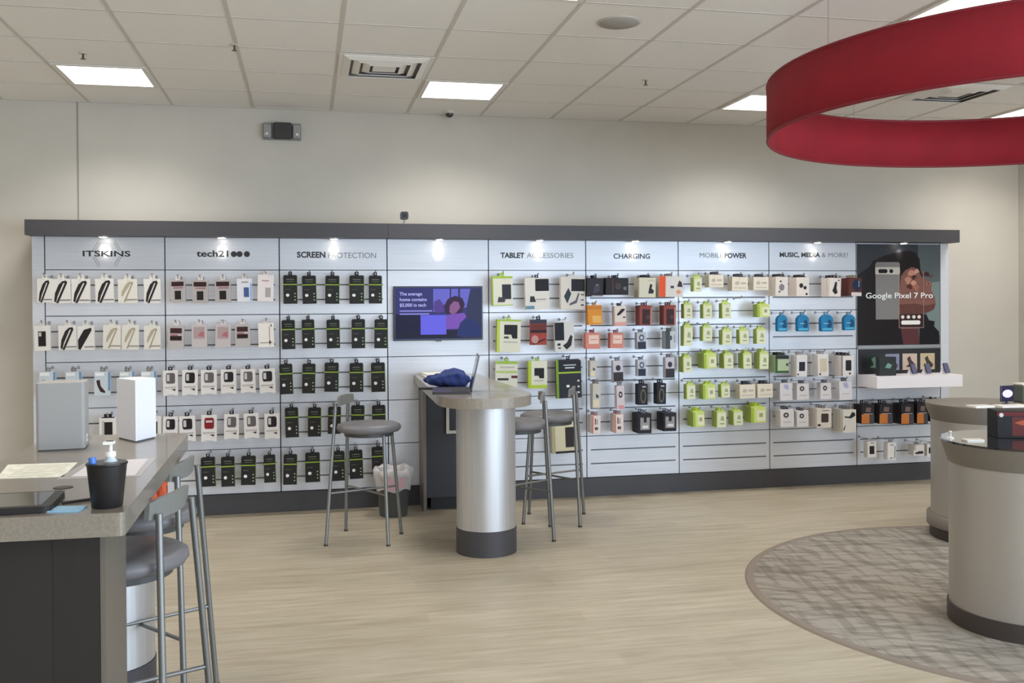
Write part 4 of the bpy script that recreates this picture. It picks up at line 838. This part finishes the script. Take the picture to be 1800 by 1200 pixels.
# ------------------------------------------------------------------ bar stools
def make_stool():
    r = bpy.data.objects.new('bar_stool', None); COL.objects.link(r); r.empty_display_size = .1
    MB().lathe([(.17, .728), (.203, .735), (.216, .752), (.213, .772), (.19, .786), (.12, .791), (.03, .789)], 40).build('seat', M_SEAT, r)
    MB().lathe([(.165, .705), (.165, .727)], 32).build('seat_ring', mat((70, 70, 70), .5), r)
    legs = {}
    for nm, fx, fy, tx_, ty in (('b', .175, .228, .165, .15), ('b', .175, -.228, .165, -.15), ('f', -.175, .17, -.13, .1), ('f', -.175, -.17, -.13, -.1)):
        if nm == 'b': pts = [(.235, fy*.93, .006), (.188, fy*.57, .93)]
        else: pts = [(fx, fy, .006), (tx_, ty, .715)]
        lg = MB().tube(pts, .0115, 10).build('leg', M_STOOL, r)
        MB().lathe([(.014, 0), (.014, .012)], 12, (pts[0][0], pts[0][1])).build('foot_cap', mat((60, 56, 54), .6), lg)
    # curved backrest plate
    mb = MB(); n = 10; vs = []
    for i in range(n+1):
        s = -1+2*i/n; yy = s*.155; xx = .18-.022*s*s
        z0, z1 = .908+.006*s*s, .975-.008*s**4
        vs += [(xx-.008, yy, z0), (xx+.008, yy, z0), (xx+.012, yy, z1), (xx-.004, yy, z1)]
    fs = []
    for i in range(n):
        a = 4*i; b = a+4
        fs += [(a, b, b+1, a+1), (a+1, b+1, b+2, a+2), (a+2, b+2, b+3, a+3), (a+3, b+3, b, a)]
    mb.add(vs, fs, 0, False); mb.add(vs[:4], [(0, 1, 2, 3)]); mb.add(vs[-4:], [(3, 2, 1, 0)])
    mb.build('backrest', mat((122, 122, 118), .5), r)
    # crossed foot rails
    zz = .34
    def lp(a, b, s): return a+(b-a)*s
    s = zz/.72
    bk = [(lp(.235, .188, zz/.93), y*lp(.212, .13, zz/.93)) for y in (1, -1)]; ft = [(lp(-.175, -.13, s), y*lp(.17, .1, s)) for y in (1, -1)]
    MB().tube([(bk[0][0], bk[0][1], zz), (ft[1][0], ft[1][1], zz)], .0075, 8).build('foot_rail', M_STOOL, r)
    MB().tube([(bk[1][0], bk[1][1], zz-.014), (ft[0][0], ft[0][1], zz-.014)], .0075, 8).build('foot_rail', M_STOOL, r)
    return r
st = make_stool()
SP = [((2.257, -1.05), 160, 'grey bar stool standing before the trash bin, back to the screen protector rack'),
      ((3.26, -1.15), -11, 'grey bar stool close behind the steel column, half hidden by it'),
      ((3.586, -.765), -20, 'grey bar stool by the tablet accessories panel, its seat before the cream box'),
      ((1.252, -4.27), -15, 'grey bar stool tucked under the long bar counter, closest to the camera'),
      ((1.205, -3.6), -10, 'grey bar stool beside the long bar counter with an orange item on it')]
for i, (p, a, lab) in enumerate(SP):
    o = st if i == 0 else copy_tree(st)
    o.location = (p[0], p[1], 0); o.rotation_euler = (0, 0, math.radians(a))
    tag(o, lab, 'stool', 'grey bar stools')

# orange bundle on the second stool
t = thing('toy_figure', 'crumpled orange and red bundle on the stool beside the bar counter', 'bundle', (1.27, -3.62, .793), .4)
bm = bmesh.new(); bmesh.ops.create_icosphere(bm, subdivisions=3, radius=1)
for v in bm.verts:
    c = v.co; n = .22*math.sin(6*c.x+3*c.z)+.18*math.sin(8*c.y+4*c.z); v.co = Vector((c.x*.045*(1+n), c.y*.04*(1+n), max(0, .075+c.z*.078*(1+n*.5))))
o = MB().add([], []).build('orange_cloth', mat((222, 96, 58), .7), t); bm.to_mesh(o.data); bm.free()
MB().prism([(-.03, .08), (.035, .1), (.045, .2), (.02, .18)], -.012, .02, plane='xz').build('red_flap', mat((170, 34, 32), .6), t)
t.name = 'fabric_bundle'

# ------------------------------------------------------------------ trash bin with liner
t = thing('trash_bin', 'dark round waste bin with a clear plastic liner beside the counter cabinet', 'bin', (2.48, -.33, 0))
MB().lathe([(.1, 0), (.105, .01), (.125, .3), (.13, .302), (.122, .3), (.1, .02), (.05, .015)], 36).build('bin', mat((74, 76, 76), .45), t)
n = 72; prof = [(.129, .2), (.136, .26), (.150, .305), (.148, .34), (.135, .362), (.118, .35), (.108, .28), (.1, .1)]
mb = MB(); vs = []
for j, (r_, z_) in enumerate(prof):
    for i in range(n):
        a = 2*PI*i/n; k = 1+(.05 if 0 < j < 6 else .012)*math.sin(a*9+j)+.03*math.sin(a*23+2*j)*(.2 if j in (0, 7) else 1)
        vs.append((r_*k*math.cos(a), r_*k*math.sin(a), z_+.012*math.sin(a*5+j)))
mb.add(vs, [(j*n+i, j*n+(i+1) % n, (j+1)*n+(i+1) % n, (j+1)*n+i) for j in range(len(prof)-1) for i in range(n)], 0, True)
mb.build('liner', mat((214, 210, 210), .3, alpha=.72), t)
MB().prism([(-.06, .2), (.07, .23), (.08, .3), (-.05, .32)], .138, .142, plane='xz').build('liner_print', mat((214, 170, 176), .5, alpha=.8), t)

# ------------------------------------------------------------------ carpet and round counters
CX, CY, CR = 5.726, -3.115, 1.559
o = MB().lathe([(CR-.05, 0), (CR-.05, .006)], 128, (CX, CY), sm=False).build('round_carpet', carpet_mat())
t = thing('floor_carpet', 'large round grey carpet with cross-hatched weave', 'carpet', (CX, CY, 0)); o.parent = t; o.location = (-CX, -CY, 0); o.name = 'pile'
n = 128; vs = []
for (r_, z_) in ((CR-.05, 0), (CR-.05, .007), (CR-.012, .007), (CR, 0)):
    vs += [(r_*math.cos(2*PI*i/n), r_*math.sin(2*PI*i/n), z_) for i in range(n)]
MB().add(vs, [(j*n+i, j*n+(i+1) % n, (j+1)*n+(i+1) % n, (j+1)*n+i)[::-1] for j in range(3) for i in range(n)]).build('border', mat((124, 112, 100), .8), t)

def drum(label, x, y, R, glass, ZC=.9):
    t = thing('round_counter', label, 'counter', (x, y, .007), 0, 'round display counters on the carpet')
    MB().lathe([(R-.035, .085), (R-.035, ZC-.1)], 72).build('drum', mat((176, 170, 163), .4, .55), t)
    MB().lathe([(R-.026, 0), (R-.026, .085)], 72).build('base_ring', mat((62, 54, 50), .5), t)
    MB().lathe([(R-.035, ZC-.118), (R, ZC-.02), (R, ZC-.007-.0)] if not glass else [(R-.03, ZC-.12), (R-.002, ZC-.03), (R, ZC-.016)], 72).build('rim_band', mat((116, 108, 98), .45, noise=.02, scale=90), t)
    if glass: MB().lathe([(R+.003, ZC-.016), (R+.003, ZC-.007)], 72).build('glass_top', mat((30, 28, 30), .06, coat=1.), t)
    return t
drum('round counter with glossy black glass top, at the edge of the carpet', 5.275, -3.535, .378, True)
d2 = drum('round counter with white trays, behind the black-topped one', 6.286, -1.983, .378, False)
MB().lathe([(.37, .075), (.37, .15), (.345, .151)], 72).build('step_ring', mat((112, 104, 94), .5), d2)
ZG_ = .9
t = thing('router_package', 'glossy black and red router box on the black glass top', 'box', (5.27, -3.47, ZG_), math.radians(-20))
MB().box(-.09, .2, -.02, .12, 0, .135).build('carton', ink((30, 20, 22)), t, bevel=.002)
MB().box(-.02, .2, -.0206, -.0198, .012, .105).build('picture', ink((116, 48, 38)), t)
MB().prism([(-.01, .078), (.03, .09), (.1, .094), (.2, .09), (.2, .07), (.1, .06), (.02, .066)], .0206, .0212, plane='xz').build('glow_picture', ink((186, 100, 70)), t)
MB().box(-.09, .2, -.0206, -.0198, .11, .13).build('red_band', ink((120, 30, 34)), t)
MB().lathe([(.011, 0), (.01, .0008)], 16).build('emblem', mat((196, 196, 192), .4), t, (-.07, -.02, .115), rot=(PI/2, 0, 0))
text('lettering', 'R', .03, mat((225, 215, 205), .4), t, (.045, -.0214, .05), .001, 'CENTER', .0004)
t = thing('display_phone', 'white phone lying flat on the black glass top', 'phone', (5.01, -3.5, ZG_), math.radians(-10))
MB().prism(rrect(-.045, .045, -.03, .03, .008), 0, .007).build('body', mat((222, 216, 206), .35), t)
MB().box(-.036, .036, -.024, .024, .007, .0074).build('screen', mat((206, 200, 190), .2), t)
t = thing('tether_puck', 'small white tether puck near the rim of the black glass top', 'puck', (4.96, -3.40, ZG_))
MB().lathe([(.018, 0), (.016, .006)], 16).build('puck', mat((220, 218, 214), .4), t)
MB().lathe([(.005, .006), (.005, .03), (.008, .031), (.008, .036)], 12).build('post', mat((226, 224, 220), .4), t)
b = at(1769, 720, 1, -2.1)
t = thing('phone_stand', 'upright phone with glowing purple screen on a stand', 'phone stand', (b.x, -2.1, ZG_), .15)
MB().lathe([(.03, 0), (.028, .006), (.008, .01), (.008, .03)], 20).build('stand', mat((40, 40, 46), .4), t)
MB().box(-.055, .055, -.01, .002, .02, .125).build('phone', mat((34, 28, 62), .3), t, bevel=.004)
MB().prism(ngon(0, .072, .044, 24, .026), .01, .0106, plane='xz').build('screen', mat((214, 206, 250), .3, emit=1.0), t)
b = at(1791, 722, 1, -2.0)
t = thing('speaker_unit', 'dark green fabric speaker cut off by the picture edge', 'speaker', (b.x+.09, -2.0, ZG_))
MB().box(-.1, .1, -.05, .05, 0, .115).build('grille', mat((86, 90, 84), .8), t, bevel=.008)
MB().box(-.1, .1, -.05, .05, .115, .128).build('top_plate', mat((216, 212, 198), .5), t, bevel=.004)
for k, (a0, a1) in enumerate(((1662, 1692), (1698, 1738))):
    c = at((a0+a1)/2, 725, 2, ZG_); 
    c = Vector((6.07+.2*k, -2.2-.03*k, ZG_))
    t = thing('price_placard', ['white price card propped on the rear counter edge', 'wider white price card on the rear counter, nearer the router box'][k], 'card', (c.x, c.y, ZG_), 0, 'price cards on the rear counter')
    MB().prism(rrect(-.07-.03*k, .07+.03*k, -.05, .05, .006), 0, .012).build('tray', mat((228, 224, 216), .5), t)
    MB().box(-.05, .05, -.03, .03, .012, .0126).build('printed_card', mat((196, 188, 184), .5), t)

# ------------------------------------------------------------------ red fabric ring
RR, RZ0, RZ1 = 1.425, 2.508, 2.815
t = thing('ring_canopy', 'big red fabric ring hanging from the ceiling over the carpet', 'hanging ring', (CX, CY, RZ0))
n = 160; vs = []
prof = [(RR, 0), (RR, RZ1-RZ0), (RR-.012, RZ1-RZ0), (RR-.012, 0)]
for r_, z_ in prof: vs += [(r_*math.cos(2*PI*i/n), r_*math.sin(2*PI*i/n), z_) for i in range(n)]
MB().add(vs, [(j*n+i, j*n+(i+1) % n, ((j+1) % 4)*n+(i+1) % n, ((j+1) % 4)*n+i) for j in range(4) for i in range(n)], 0, True).build('fabric_band', mat((146, 20, 36), .85, noise=.04, scale=6), t)
for z_ in (0, RZ1-RZ0):
    mb = MB(); mb.tube([((RR-.006)*math.cos(2*PI*i/n), (RR-.006)*math.sin(2*PI*i/n), z_) for i in range(n+1)], .009, 6)
    mb.build('hem_tube', mat((128, 24, 38), .6), t)
for a in (100, 190, 280, 10):
    x, y = (RR-.006)*math.cos(math.radians(a)), (RR-.006)*math.sin(math.radians(a))
    MB().tube([(x, y, RZ1-RZ0), (x, y, HC-RZ0-.004)], .0015, 6).build('hanging_wire', mat((150, 146, 140), .4, .6), t)
